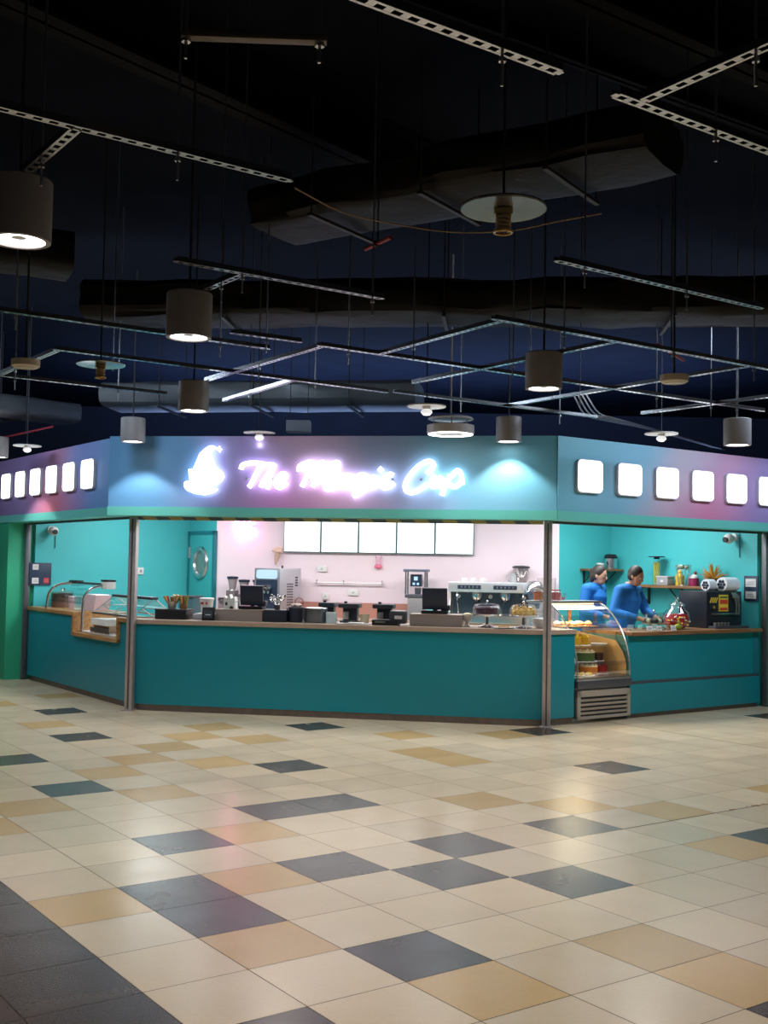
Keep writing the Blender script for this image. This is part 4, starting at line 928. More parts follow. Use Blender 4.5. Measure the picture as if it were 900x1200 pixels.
q = MB(); q.sph(0, 0, .238, .016, seg=10); q.build('knob', BLACK, o)
o = thing('paper_cup_stack', 'stack of pale pink paper cups on the left counter', 'cups', lw(-2.78, .34), FL.rz)
q = MB(); q.lathe([(0, 0), (.04, 0), (.052, .1), (0, .1)], seg=24)
for k in range(3): q.lathe([(.052, .1 + .02 * k), (.055, .108 + .02 * k), (.05, .12 + .02 * k), (0, .12 + .02 * k)], seg=24)
q.build('cups', mat('pale_pink_paper', srgb(214, 186, 196), .6), o)
o = thing('clear_container', 'clear plastic container beside the pink paper cups', 'container', lw(-2.5, .4), FL.rz)
q = MB(); q.box(0, 0, 0, .24, .2, .17, bev=.02); q.build('container', glass('milky_plastic', (.8, .95, .95), .35, .3), o)
q = MB(); q.box(0, 0, .17, .25, .21, .015, bev=.005); q.build('lid', TEALG, o)
o = thing('napkin_box', 'pink-white open carton leaning under the warmer rail', 'box', lw(-2.12, .42), FL.rz)
q = MB(); q.prism([(-.17, 0), (.15, 0), (.21, .2), (-.17, .2)], -.1, .1); q.build('carton', mat('pinkish_carton', srgb(224, 200, 212), .6), o)
q = MB(); q.prism([(-.15, .2), (.19, .2), (.17, .206), (-.13, .206)], -.09, .09); q.build('napkins', PAPER, o)
# heated gantry on two bent tubes
o = thing('heat_lamp_gantry', 'steel gantry of two bent tubes with glass guard and lamp boxes over the sunken well', 'food warmer', lw(0, 0, 0), FL.rz)
for x, nm in ((-2.9, 0), (-1.62, 1)):
    z0 = ZC if nm == 0 else .76
    q = MB(); q.tube(sm([(x, .04, z0), (x, .05, ZC + .12), (x + .02, .07, ZC + .22), (x + .06, .14, ZC + .3), (x + .12, .26, ZC + .335), (x + .16, .34, ZC + .34)]), .016, 10); q.build('bent_tube', STEEL, o)
q = MB(); q.box(-2.08, .33, ZC + .33, 1.3, .05, .025, bev=.004); q.build('top_rail', DGREY, o)
q = MB(); q.box(-2.55, .3, ZC + .345, .26, .1, .03, bev=.006); q.build('lamp_box', BLACK, o)
q = MB(); q.box(-1.46, .3, ZC + .29, .16, .12, .09, bev=.006); q.build('lamp_box', WHITE, o)
q = MB(); q.box(-1.46, .3, ZC + .38, .17, .13, .022, bev=.004); q.build('lamp_box_cap', BLACK, o)
q = MB(); gp = sm([(.05, ZC + .1), (.06, ZC + .2), (.12, ZC + .29), (.28, ZC + .33)], 4)
for a, b in zip(gp, gp[1:]): q.quad((-2.85, a.x, a.y), (-1.6, a.x, a.y), (-1.6, b.x, b.y), (-2.85, b.x, b.y))
q.build('curved_guard_glass', TEALG, o)
# A-shaped glass display with metal frame
o = thing('glass_prism_display', 'tent-shaped glass display with a dark top bar and trussed end on the left counter', 'display case', lw(-.95, .38), FL.rz)
q = MB(); q.box(.1, 0, .2, 1.15, .09, .03, bev=.005); q.build('top_bar', DGREY, o)
q = MB(); q.quad((-.5, -.27, .005), (.66, -.27, .005), (.66, -.03, .21), (-.5, -.03, .21)); q.build('front_glass', TEALG, o)
q = MB(); q.quad((-.5, .27, .005), (.66, .27, .005), (.66, .03, .21), (-.5, .03, .21)); q.build('back_glass', TEALG, o)
for x in (-.5, .66):
    q = MB()
    for a, b in (((-.27, .006), (.0, .215)), ((.0, .215), (.27, .006)), ((-.27, .006), (.27, .006)), ((-.15, .1), (.15, .1)), ((-.15, .1), (0, .006)), ((.15, .1), (0, .006))): q.tube([(x, a[0], a[1]), (x, b[0], b[1])], .006, 6)
    q.build('end_truss', mat('dull_truss_steel', (.4, .42, .44), .4, .6), o)
q = MB(); q.box(.08, -.27, -.0, 1.18, .02, .02); q.box(.08, .27, 0, 1.18, .02, .02); q.build('bottom_rail', STEEL, o)
o = thing('paper_bag_tray', 'shallow tray holding a white paper parcel in the sunken well', 'tray', FL.p(-1.15, .25, .764), FL.rz)
q = MB(); q.box(0, 0, 0, .6, .34, .02, bev=.004); q.box(0, -.165, .02, .6, .008, .04); q.box(0, .165, .02, .6, .008, .04); q.build('tray', STEEL, o)
q = MB(); q.box(-.02, .0, .02, .5, .28, .07, bev=.012); q.build('cardboard_stack', mat('brown_card', srgb(168, 140, 116), .7, var=.2), o)
q = MB(); q.prism_z([(-.3, -.16), (.2, -.17), (.26, .15), (-.22, .16)], .092, .165); q.build('paper_parcel', PAPER, o)
# ================================================================== things on the front counter
def fw(u, v, z=ZC): return FF.p(u, v, z)
T = lambda name, label, cat, u, v, z=ZC, rz=0: thing(name, label, cat, fw(u, v, z), ANG + rz)
o = T('black_tray_box', 'open black box at the left end of the front counter', 'box', .36, .33)
q = MB(); q.box(0, 0, 0, .36, .26, .1, bev=.006); q.build('box_body', BLACK, o)
q = MB(); q.box(0, 0, .1, .37, .27, .012, bev=.003); q.build('rim', mat('dark_grey_plastic', (.05, .055, .065), .4), o)
o = T('cone_cup', 'steel cup of wrapped cones and coloured sticks on the black box', 'cup', .33, .33, ZC + .112)
q = MB(); q.lathe([(0, 0), (.045, 0), (.055, .08), (.05, .08), (.042, .006), (0, .006)], seg=24); q.build('cup', STEEL, o)
rn = random.Random(4); cc_ = [srgb(200, 150, 90), srgb(170, 70, 60), srgb(110, 140, 70), srgb(216, 190, 140), srgb(150, 110, 80)]
for k in range(10):
    a = rn.uniform(0, 6.28); q = MB(); dx, dy = .09 * math.cos(a), .05 * math.sin(a)
    q.tube([(dx * .3, dy * .3, .02), (dx, dy, .13 + .03 * rn.random())], [.008, .018], 8); q.build('cone', mat('cone_%d' % (k % 5), cc_[k % 5], .6), o)
o = T('cone_cup', 'small tub of coloured sticks right of the steel cone cup', 'cup', .46, .35, ZC + .112)
q = MB(); q.lathe([(0, 0), (.04, 0), (.045, .06), (.04, .06), (.036, .006), (0, .006)], seg=24); q.build('cup', mat('amber_tub', srgb(150, 110, 70), .4), o)
for k in range(8):
    a = k * .8; q = MB(); q.tube([(.015 * math.cos(a), .015 * math.sin(a), .02), (.055 * math.cos(a), .04 * math.sin(a), .15)], .008, 6); q.build('stick', mat('cone_%d' % (k % 5), cc_[k % 5], .6), o)
o = T('napkin_stack', 'low pale box carrying the white tub on the front counter', 'box', .72, .4)
q = MB(); q.box(0, 0, 0, .26, .24, .06, bev=.006); q.build('box_body', mat('pale_grey_card', srgb(178, 178, 184), .6), o)
q = MB(); q.box(0, 0, .06, .22, .2, .008); q.build('napkins', PAPER, o)
o = T('paper_tub', 'large white paper tub with red lettering near the left of the front counter', 'tub', .71, .4, ZC + .07)
q = MB(); q.lathe([(0, 0), (.06, 0), (.076, .15), (0, .15)], seg=30); q.build('tub', PAPER, o)
q = MB(); q.lathe([(0, .15), (.082, .15), (.083, .165), (.07, .17), (0, .17)], seg=30); q.build('lid', WHITE, o)
q = MB(); q.box(-.03, -.071, .1, .035, .006, .022); q.box(.02, -.073, .1, .02, .006, .022); q.build('red_lettering', mat('red_print', srgb(196, 60, 66), .6), o)
o = T('menu_stand', 'small black framed card standing on the front counter left of the till', 'stand', .82, .14)
q = MB(); q.box(0, 0, 0, .14, .03, .145, rx=-.12, bev=.004); q.build('frame', BLACK, o)
q = MB(); q.box(0, -.018, .03, .1, .004, .08, rx=-.12); q.build('card_face', mat('dark_card_face', (.05, .07, .09), .2), o)
q = MB(); q.box(0, -.022, .06, .06, .003, .008, rx=-.12); q.box(0, -.02, .045, .07, .003, .006, rx=-.12); q.build('chalk_lines', GW, o)
o = T('patterned_carton', 'white carton with black patches standing behind the framed card', 'carton', .98, .42, ZC + .0)
q = MB(); q.box(0, 0, 0, .13, .12, .22, bev=.006); q.prism([(-.065, .215), (.065, .215), (.055, .26), (.02, .235), (-.0, .285), (-.035, .24), (-.06, .265)], -.05, .05); q.build('carton', PAPER, o)
q = MB(); q.sph(.03, -.06, .13, .022, .006, .026, 12); q.sph(.02, -.06, .06, .026, .006, .018, 12); q.sph(-.03, -.06, .18, .014, .006, .02, 12); q.build('black_patch', BLACK, o)
q = MB(); q.tube([(.06, 0, .2), (.1, 0, .22), (.11, 0, .16)], .008, 6); q.build('spout', WHITE, o)
TAUPE = mat('taupe_ledge', srgb(150, 138, 134), .4, var=.06)
for u, w, side in ((1.145, .53, 'left'), (3.315, .56, 'right')):
    o = T('raised_ledge', 'low taupe ledge box under the %s till screen on the front counter' % side, 'ledge', u, .34)
    q = MB(); q.box(0, 0, 0, w, .3, .118, bev=.004); q.build('ledge_body', TAUPE, o)
    q = MB(); q.box(0, 0, .118, w + .01, .31, .008, bev=.002); q.build('ledge_cap', STONE, o)
def till(u, v, z, w, h, label, base=.0):
    o = T('till_screen', label, 'till', u, v, z)
    q = MB(); q.box(0, .03, 0, w * 1.05, .16, .035, bev=.008); q.build('base', BLACK, o)
    q = MB(); q.tube([(0, .05, .03), (0, .05, .13)], .025, 10); q.build('stand_neck', BLACK, o)
    q = MB(); q.box(0, 0.0, .045, w, .03, h, rx=.16, bev=.006); q.build('screen_back', NAVY, o)
    q = MB(); q.box(0, .024, .055, w * .92, .006, h * .9, rx=.16); q.build('screen_face', mat('till_screen_face', (.02, .03, .04), .1, emis=(.3, .8, .9), es=.6), o)
    q = MB(); q.box(w * .42, .06, .035, w * .35, .09, .06, bev=.006); q.build('side_unit', mat('dark_grey_plastic', (.05, .055, .065), .4), o)
till(1.24, .36, ZC + .126, .26, .22, 'dark till screen seen from behind, left of the ice-cream machine')
till(3.28, .36, ZC + .126, .27, .235, 'dark till screen seen from behind, left of the espresso machine')
o = T('black_box', 'short black open box with silvery utensils right of the left ledge', 'box', 1.555, .3)
q = MB(); q.box(0, 0, 0, .25, .22, .125, bev=.006); q.build('box_body', mat('navy_box', (.02, .028, .05), .4), o)
q = MB(); q.box(0, 0, .123, .255, .225, .008); q.build('rim', DGREY, o)
o = T('utensil_bunch', 'bunch of small silvery spoons spreading from a holder in the black box', 'utensils', 1.55, .3, ZC + .131)
q = MB(); q.lathe([(0, 0), (.03, 0), (.035, .05), (.03, .05), (0, .045)], seg=20); q.build('holder', DGREY, o)
for k in range(12):
    a = k * .53; r = .035 + .03 * (k % 3); q = MB(); q.tube([(0, 0, .03), (r * math.cos(a), r * .7 * math.sin(a), .09 + .016 * (k % 4))], .004, 6)
    q.sph(r * 1.06 * math.cos(a), r * .74 * math.sin(a), .1 + .016 * (k % 4), .014, .006, .02, 10); q.build('spoon', CHROME, o)
o = T('round_tub', 'dark round tub between two chrome posts on the front counter', 'tub', 1.76, .3)
q = MB(); q.lathe([(0, 0), (.075, 0), (.08, .01), (.08, .15), (0, .15)], seg=30); q.build('tub', NAVY, o)
q = MB(); q.lathe([(0, .15), (.083, .15), (.083, .165), (0, .17)], seg=30); q.build('lid', DGREY, o)
q = MB(); q.tube([(-.09, -.03, 0), (-.09, -.03, .15)], .008, 8); q.build('chrome_post', CHROME, o)
q = MB(); q.tube([(.1, -.03, 0), (.1, -.03, .16)], .012, 8); q.build('chrome_post', CHROME, o)
o = T('sweet_mound', 'pink and white heap of sweets in a wire hoop on the dark round tub', 'sweets', 1.765, .3, ZC + .17)
q = MB()
for k in range(9): q.sph(-.04 + .01 * k, .02 * (k % 3 - 1), .012 + .008 * (k % 2), .022, .02, .016, 8)
q.build('sweets', mat('pink_white_icing', srgb(240, 216, 214), .5, var=.2), o)
q = MB(); q.torus(.03, 0, .05, .045, .005, RX); q.build('wire_hoop', mat('terracotta_wire', srgb(170, 100, 90), .5), o)
o = T('cooking_drum', 'wide dark steel drum right of the chrome post on the front counter', 'drum', 1.985, .3)
q = MB(); q.lathe([(0, 0), (.118, 0), (.122, .012), (.122, .155), (.11, .16), (.1, .15), (0, .15)], seg=40); q.build('drum', mat('dark_steel_drum', (.2, .24, .28), .3, .85, var=.2), o)
q = MB(); q.torus(0, 0, .158, .118, .006); q.build('rim', STEEL, o)
o = T('paper_holder', 'pale aqua paper block standing beside the dark drum', 'paper holder', 2.17, .25)
q = MB(); q.prism([(-.05, 0), (.05, 0), (.055, .12), (-.055, .12)], -.03, .03); q.build('paper_block', mat('pale_aqua_paper', srgb(206, 226, 232), .6), o)
q = MB(); q.box(0, .0, 0, .11, .07, .01); q.build('holder_base', WHITE, o)
o = T('steel_tray', 'flat steel tray lying on the front counter before the small black machines', 'tray', 2.43, .15)
q = MB(); q.box(0, 0, 0, .36, .18, .012, bev=.004); q.build('tray', STEEL, o)
q = MB(); q.box(.03, 0, .012, .16, .1, .01, bev=.003); q.build('folded_cloth', PAPER, o)
def small_machine(u, v, label, s=1.0):
    o = T('tea_brewer', label, 'brewer', u, v)
    q = MB(); q.box(0, .02, 0, .2 * s, .2, .03, bev=.006); q.build('base', DGREY, o)
    q = MB(); q.box(.0, .05, .03, .16 * s, .13, .15, bev=.012); q.build('brewer_body', mat('blue_black_body', (.035, .045, .065), .35, var=.2), o)
    q = MB(); q.box(0, -.0, .165, .23 * s, .22, .05, bev=.014); q.build('hood', mat('blue_black_body', (.035, .045, .065), .35), o)
    q = MB(); q.box(-.035 * s, -.035, .04, .06 * s, .04, .085, bev=.006); q.build('steel_jug', STEEL, o)
    q = MB(); q.lathe([(0, .215), (.018, .215), (.02, .235), (0, .238)], -.05 * s, 0, 0, 16); q.build('knob', BLACK, o)
small_machine(2.335, .45, 'small black brewer left of the pair, above the steel tray')
small_machine(2.71, .48, 'small black brewer right of the pair, behind the card terminal')
small_machine(2.06, .58, 'small black brewer partly hidden behind the dark drum', .8)
o = T('cream_mug', 'cream mug with a handle between the two small black brewers', 'mug', 2.51, .4)
q = MB(); q.lathe([(0, 0), (.045, 0), (.048, .1), (.043, .1), (.04, .008), (0, .008)], seg=28); q.build('mug', mat('cream_glaze', srgb(226, 216, 184), .3), o)
q = MB(); q.tube(sm([(-.046, 0, .08), (-.075, 0, .075), (-.075, 0, .03), (-.046, 0, .025)]), .007, 6); q.build('handle', mat('cream_glaze', srgb(226, 216, 184), .3), o)
o = T('card_terminal', 'black receipt printer and card terminal left of the right ledge', 'card terminal', 2.83, .2)
q = MB(); q.box(-.05, 0, 0, .28, .2, .06, bev=.008); q.build('terminal_base', BLACK, o)
q = MB(); q.box(.08, .02, .02, .17, .17, .13, bev=.01); q.build('printer', mat('dark_grey_plastic', (.05, .055, .065), .4), o)
q = MB(); q.box(.08, .02, .15, .15, .14, .008); q.build('paper_cover', mat('pale_box_lid', (.5, .5, .53), .4), o)
q = MB(); q.box(.09, -.068, .07, .08, .004, .035); q.build('label', GW, o)
q = MB(); q.box(-.1, -.1, .03, .11, .012, .014, rz=.05); q.build('card_slot', STEEL, o)
o = T('ribbed_glass', 'small ribbed glass dish left of the cake domes', 'glass', 3.64, .3)
q = MB(); q.lathe([(0, 0), (.03, 0), (.034, .01), (.016, .03), (.018, .05), (.045, .075), (.06, .13), (.055, .13), (.04, .08), (0, .06)], seg=12); q.build('dish', mat('frosted_glass', (.72, .7, .68), .25), o)
q = MB(); q.sph(0, 0, .13, .045, .045, .02, 12); q.build('cream', CRM, o)
dome(FF, 3.85, .3, ZC, .155, .125, .13, f_cake, 'cake_dome', 'glass dome over a dark berry cake on the front counter, left of its pair', k_=1)
dome(FF, 4.235, .3, ZC, .15, .125, .13, f_pop, 'cake_dome', 'glass dome of golden biscuits on the front counter beside the right post', k_=1)
o = T('serving_plate', 'flat oval plate with slices between the two glass domes', 'plate', 4.04, .14)
q = MB(); q.lathe([(0, 0), (.08, 0), (.12, .014), (.115, .016), (.075, .006), (0, .006)], seg=30); q.build('plate', WHITE, o)
q = MB(); q.box(0, 0, .008, .12, .06, .022, bev=.008); q.build('slice', PST, o)
o = T('white_bowl', 'white round-bottomed bowl half hidden behind the right post', 'bowl', 4.42, .42)
q = MB(); q.lathe([(0, 0), (.06, 0), (.1, .05), (.105, .1), (.1, .1), (.055, .008), (0, .008)], seg=30); q.build('bowl', WHITE, o)
q = MB(); q.lathe([(0, .095), (.1, .095), (.06, .11), (0, .112)], seg=24); q.build('lid', mat('pale_box_lid', (.5, .5, .53), .4), o)

# ================================================================== machines on the back counter
IC = T('ice_cream_machine', 'tall steel soft-serve ice-cream machine against the pink wall', 'machine', .78, 3.2, ZB2, -.36)
PALEST = mat('satin_steel', (.58, .58, .62), .36, .9, var=.06, scale=30)
q = MB(); q.box(0, 0, 0, .42, .5, .66, bev=.008); q.build('cabinet', PALEST, IC)
q = MB(); q.prism(rrect(.34, .12, .035), -.262, -.25, Matrix.Translation((0, 0, .575))); q.build('display_panel', mat('pale_blue_display', srgb(170, 196, 226), .3, emis=srgb(150, 180, 220), es=.35), IC)
q = MB(); q.box(0, -.256, .12, .34, .012, .38); q.build('dark_front', NAVY, IC)
q = MB()
for x in (-.06, .0, .06): q.lathe([(0, 0), (.016, 0), (.02, .05), (.012, .09), (0, .09)], x, -.3, .32, 16)
q.box(0, -.28, .38, .2, .06, .05, bev=.01); q.build('nozzle_block', CHROME, IC)
q = MB(); q.tube([(.05, -.3, .42), (.06, -.34, .36)], .01, 6); q.tube([(-.02, -.3, .42), (-.03, -.34, .36)], .01, 6); q.build('draw_lever', BLACK, IC)
q = MB(); q.box(0, -.3, .1, .36, .12, .02, bev=.004); q.build('drip_tray', STEEL, IC)
q = MB()
for r in range(9):
    for c in range(3): q.box(.212, -.06 + .05 * c, .16 + .035 * r, .004, .034, .014)
for r in range(4): q.box(.212, .14, .42 + .035 * r, .004, .05, .02)
q.build('side_vents', BLACK, IC)
q = MB(); q.lathe([(0, .66), (.012, .66), (.014, .69), (0, .7)], .14, -.1, 0, 12); q.build('top_knob', BLACK, IC)
o = thing('cone_ornament', 'big ice-cream cone ornament on the pink wall above the ice-cream machine', 'ornament', FF.p(.66, 3.612, 1.63), ANG)
q = MB(); q.lathe([(0, -.03), (.012, -.03), (.05, .14), (0, .14)], -.01, -.055, 0, 20, Matrix.Rotation(.2, 4, 'Y')); q.build('waffle_cone', mat('waffle', srgb(196, 168, 148), .6, var=.2, scale=40), o)
q = MB(); q.sph(.02, -.06, .17, .06, .05, .04, 14); q.sph(.04, -.06, .205, .045, .04, .03, 14); q.sph(-.035, -.05, .18, .035, .03, .03, 12); q.build('ice_cream_swirl', mat('peach_cream', srgb(222, 190, 172), .6, var=.1), o)
q = MB(); q.tube([(-.0, -.04, .14), (0, .0, .14)], .01, 6); q.build('wall_peg', WHITE, o)
# appliances left of it
o = T('narrow_cabinet', 'narrow dark teal-grey cabinet standing by the porthole door', 'cabinet', -.3, 2.75, 0)
q = MB(); q.box(0, 0, .04, .21, .36, 1.11, bev=.008); q.build('cabinet_body', mat('teal_grey_box', (.05, .12, .14), .4), o)
q = MB(); q.box(0, 0, 1.15, .23, .38, .022, bev=.004); q.build('cabinet_top', DGREY, o)
q = MB(); q.box(0, -.185, .1, .19, .012, 1.0); q.build('door', mat('teal_grey_box', (.05, .12, .14), .4), o)
q = MB(); q.box(.07, -.2, .6, .012, .02, .16); q.build('handle', STEEL, o)
q = MB(); q.box(0, 0, 0, .19, .3, .04); q.build('plinth', BLACK, o)
o = T('contact_grill', 'rosy steel contact grill at the left end of the back counter', 'grill', .13, 3.08, ZB2)
q = MB(); q.box(0, 0, 0, .22, .26, .2, bev=.01); q.build('grill_body', mat('rosy_steel', (.42, .3, .32), .35, .6), o)
q = MB(); q.box(0, 0, .2, .23, .27, .05, bev=.01); q.build('grill_lid', mat('rosy_steel', (.42, .3, .32), .35, .6), o)
q = MB(); q.tube([(-.08, -.14, .22), (-.08, -.18, .24), (.08, -.18, .24), (.08, -.14, .22)], .01, 6); q.build('handle', BLACK, o)
def bgrinder(u, v, label, e, dark):
    o = T('bean_grinder', label, 'grinder', u, v, ZB2)
    q = MB(); q.box(0, 0, 0, .13, .18, .24 + e, bev=.012); q.build('grinder_body', mat('brown_grey_body', (.16, .13, .14), .4) if dark else STEEL, o)
    q = MB(); q.lathe([(0, .24 + e), (.04, .24 + e), (.068, .4 + e), (0, .4 + e)], seg=24); q.build('hopper', mat('smoky_hopper', (.36, .3, .31), .25), o)
    q = MB(); q.lathe([(0, .4 + e), (.078, .4 + e), (.078, .43 + e), (.02, .435 + e), (0, .435 + e)], seg=24); q.build('hopper_lid', NAVY, o)
    q = MB(); q.tube([(0, -.08, .19), (0, -.14, .16)], .018, 8); q.build('spout', CHROME, o)
    q = MB(); q.torus(0, 0, .24 + e, .045, .008); q.build('collar_ring', CHROME, o)
bgrinder(.08, 3.4, 'tallest bean grinder with a flat dark lid, behind the contact grill', .1, True)
bgrinder(.27, 3.32, 'steel-bodied bean grinder with a flat dark lid, between two brown ones', .06, False)
bgrinder(.44, 3.42, 'brown bean grinder with a flat dark lid right beside the ice-cream machine', .06, True)
# water tower
o = T('hot_water_tower', 'tall dark-framed dispenser tower on a grey base against the pink wall', 'machine', 2.68, 3.25, ZB2)
q = MB(); q.box(0, 0, 0, .2, .26, .3, bev=.006); q.build('base_unit', mat('warm_grey_metal', (.36, .34, .35), .4, .5), o)
q = MB(); q.box(0, 0, .3, .27, .28, .045, bev=.006); q.build('collar', DGREY, o)
for x in (-.13, .13): q = MB(); q.box(x, -.1, .345, .02, .02, .3); q.build('upright', STEEL, o); q = MB(); q.box(x, .1, .345, .02, .02, .3); q.build('upright', STEEL, o)
q = MB(); q.box(0, 0, .645, .32, .3, .035, bev=.006); q.build('top_plate', mat('slate_metal', (.16, .18, .24), .4, .5), o)
q = MB(); q.box(0, .0, .45, .15, .14, .16, bev=.008); q.build('control_head', NAVY, o)
q = MB(); q.box(0, -.075, .53, .05, .006, .05); q.box(-.025, -.075, .47, .03, .006, .03); q.box(.03, -.075, .47, .03, .006, .03); q.build('screen', mat('blue_display', (.3, .45, .7), .3, emis=(.3, .5, .8), es=.6), o)
q = MB(); q.box(0, .09, .345, .2, .01, .3); q.build('rear_glass', CLEAR, o)
q = MB(); q.lathe([(0, .345), (.04, .345), (.045, .43), (0, .43)], .02, 0, 0, 20); q.build('jug', DGREY, o)
o = T('aqua_bottle', 'aqua plastic jug beside the dispenser tower', 'jug', 2.9, 3.1, ZB2 + .0)
q = MB(); q.lathe([(0, 0), (.06, 0), (.065, .2), (.03, .27), (.03, .3), (0, .3)], seg=20); q.build('jug_body', mat('aqua_plastic', srgb(110, 214, 214), .3), o)
q = MB(); q.lathe([(0, .3), (.034, .3), (.034, .325), (0, .325)], seg=16); q.build('cap', WHITE, o)
# espresso machine
EM = T('espresso_machine', 'wide two-group steel espresso machine on the back counter', 'espresso machine', 3.69, 3.08, ZB2)
q = MB(); q.box(0, .1, .1, 1.0, .34, .3, bev=.01); q.build('machine_body', STEEL, EM)
q = MB(); q.box(0, -.04, .4, 1.06, .5, .13, bev=.015); q.build('top_housing', mat('bright_steel', (.75, .78, .8), .3, .7), EM)
q = MB(); q.box(0, -.06, .0, 1.04, .5, .1, bev=.01); q.build('drip_base', STEEL, EM)
for x in (-.52, .52): q = MB(); q.prism_x([(-.28, .05), (.2, .05), (.2, .5), (-.22, .5), (-.16, .3), (-.28, .14)], x - .012, x + .012); q.build('side_panel', mat('bright_steel', (.75, .78, .8), .3, .7), EM)
q = MB(); q.box(0, -.065, .12, .98, .02, .27); q.build('dark_backing', mat('blue_grey_steel', (.12, .16, .2), .3, .6), EM)
for x in (-.26, .2):
    q = MB(); q.box(x, -.292, .44, .3, .008, .05, bev=.003); kp = q.build('keypad', NAVY, EM)
    for k in range(5): q = MB(); q.lathe([(0, 0), (.014, 0), (.014, .006), (0, .006)], x - .1 + .05 * k, -.296, .465, 12, RX); q.build('button', STEEL, kp)
for x in (-.17, .2):
    q = MB(); q.lathe([(0, .3), (.055, .3), (.07, .33), (.07, .38), (.05, .4), (0, .4)], x, -.17, 0, 28); q.build('group_head', CHROME, EM)
    q = MB(); q.lathe([(0, .27), (.045, .27), (.05, .3), (0, .3)], x, -.17, 0, 24); q.tube([(x, -.2, .285), (x, -.36, .27)], [.016, .02], 8); q.tube([(x, -.17, .27), (x - .03, -.17, .23)], .01, 6); q.build('portafilter', BLACK, EM)
for x in (-.42, .43):
    q = MB(); q.tube(sm([(x, -.2, .4), (x, -.26, .36), (x + .02, -.28, .2), (x + .02, -.27, .12)]), .009, 8); q.build('steam_wand', CHROME, EM)
    q = MB(); q.lathe([(0, 0), (.028, 0), (.03, .03), (0, .032)], x, -.09, .34, 20, RX); q.build('steam_knob', CHROME, EM)
q = MB(); q.lathe([(0, 0), (.026, 0), (.026, .02), (0, .02)], .0, -.09, .34, 20, RX); q.build('pressure_gauge', WHITE, EM)
q = MB(); q.box(0, -.18, .1, .96, .26, .012); q.build('cup_grate', DGREY, EM)
for k, (x, y) in enumerate(((-.36, 0), (-.25, .05), (-.12, .02))):
    o = thing('espresso_cup', ['white cup on the left of the espresso machine top', 'white cup second from left on the espresso machine top', 'white cup third from left on the espresso machine top'][k], 'cup', EM.matrix_basis @ Vector((x, y, .53)), ANG)
    q = MB(); q.lathe([(0, 0), (.022, 0), (.034, .05), (.03, .05), (.018, .006), (0, .006)], seg=20); q.build('cup', WHITE, o)
    q = MB(); q.tube(sm([(.03, 0, .04), (.048, 0, .036), (.044, 0, .016), (.026, 0, .014)]), .004, 6); q.build('handle', WHITE, o)
o = thing('milk_jug', 'steel milk jug on top of the espresso machine', 'jug', EM.matrix_basis @ Vector((.28, .0, .53)), ANG)
q = MB(); q.lathe([(0, 0), (.045, 0), (.047, .06), (.04, .1), (.042, .115), (.038, .115), (.036, .06), (0, .01)], seg=24); q.build('jug_body', GREY, o)
q = MB(); q.tube(sm([(-.045, 0, .1), (-.08, 0, .09), (-.075, 0, .03), (-.045, 0, .02)]), .006, 6); q.build('handle', GREY, o)
o = T('coffee_grinder', 'espresso grinder with a tall clear hopper right of the espresso machine', 'grinder', 4.06, 3.49, ZB2)
q = MB(); q.box(0, 0, 0, .1, .18, .36, bev=.02); q.build('grinder_body', BLACK, o)
q = MB(); q.lathe([(0, .36), (.07, .36), (.09, .42), (.05, .48), (0, .5)], seg=24); q.build('grinder_head', BLACK, o)
q = MB(); q.lathe([(.05, .5), (.1, .58), (.11, .72)], seg=28); q.build('hopper', glass('smoke_glass', (.85, .82, .78), .25), o)
q = MB(); q.lathe([(0, .72), (.12, .72), (.12, .735), (.09, .75), (0, .755)], seg=28); q.build('hopper_lid', BLACK, o)
q = MB(); q.tube([(0, -.1, .32), (0, -.17, .28)], .02, 8); q.build('dosing_spout', CHROME, o)
BACK2 = thing('side_bench', 'steel side bench carrying the blender behind the right post', 'bench', FF.p(4.36, 2.65), ANG)
q = MB(); q.box(0, 0, .86, .4, .4, .03, bev=.004); q.build('bench_top', STEEL, BACK2)
for x, y in ((-.17, -.17), (.17, -.17), (-.17, .17), (.17, .17)): q = MB(); q.box(x, y, 0, .03, .03, .86); q.build('leg', STEEL, BACK2)
q = MB(); q.box(0, 0, .3, .36, .36, .02); q.build('lower_shelf', STEEL, BACK2)
o = T('blender', 'blender with a blue-grey jug under a clear domed cover behind the right post', 'blender', 4.27, 2.62, .89)
q = MB(); q.box(0, 0, 0, .2, .2, .22, bev=.015); q.build('motor_base', mat('warm_grey_metal', (.36, .34, .35), .4, .5), o)
q = MB(); q.lathe([(0, .22), (.06, .22), (.09, .44), (0, .44)], seg=24); q.build('jug', mat('blue_grey_jug', (.1, .14, .2), .25), o)
q = MB(); q.lathe([(.13, .4), (.12, .5), (.07, .56), (0, .575)], seg=28); q.build('dome_cover', glass('grey_dome', (.7, .7, .75), .3), o)
q = MB(); q.lathe([(0, .44), (.093, .44), (.08, .47), (0, .475)], seg=24); q.build('jug_lid', DGREY, o)
o = T('tall_fridge', 'tall pinkish-grey cabinet mostly hidden behind the right post', 'cabinet', 4.40, 3.3, 0)
q = MB(); q.box(0, 0, .04, .24, .4, 1.46, bev=.01); q.build('cabinet_body', mat('rose_grey_panel', srgb(176, 164, 168), .4), o)
q = MB(); q.box(0, -.205, .08, .22, .02, 1.38, bev=.005); q.build('door', mat('rose_grey_panel', srgb(176, 164, 168), .4), o)
q = MB(); q.box(-.08, -.225, .7, .015, .02, .3); q.build('handle', STEEL, o)
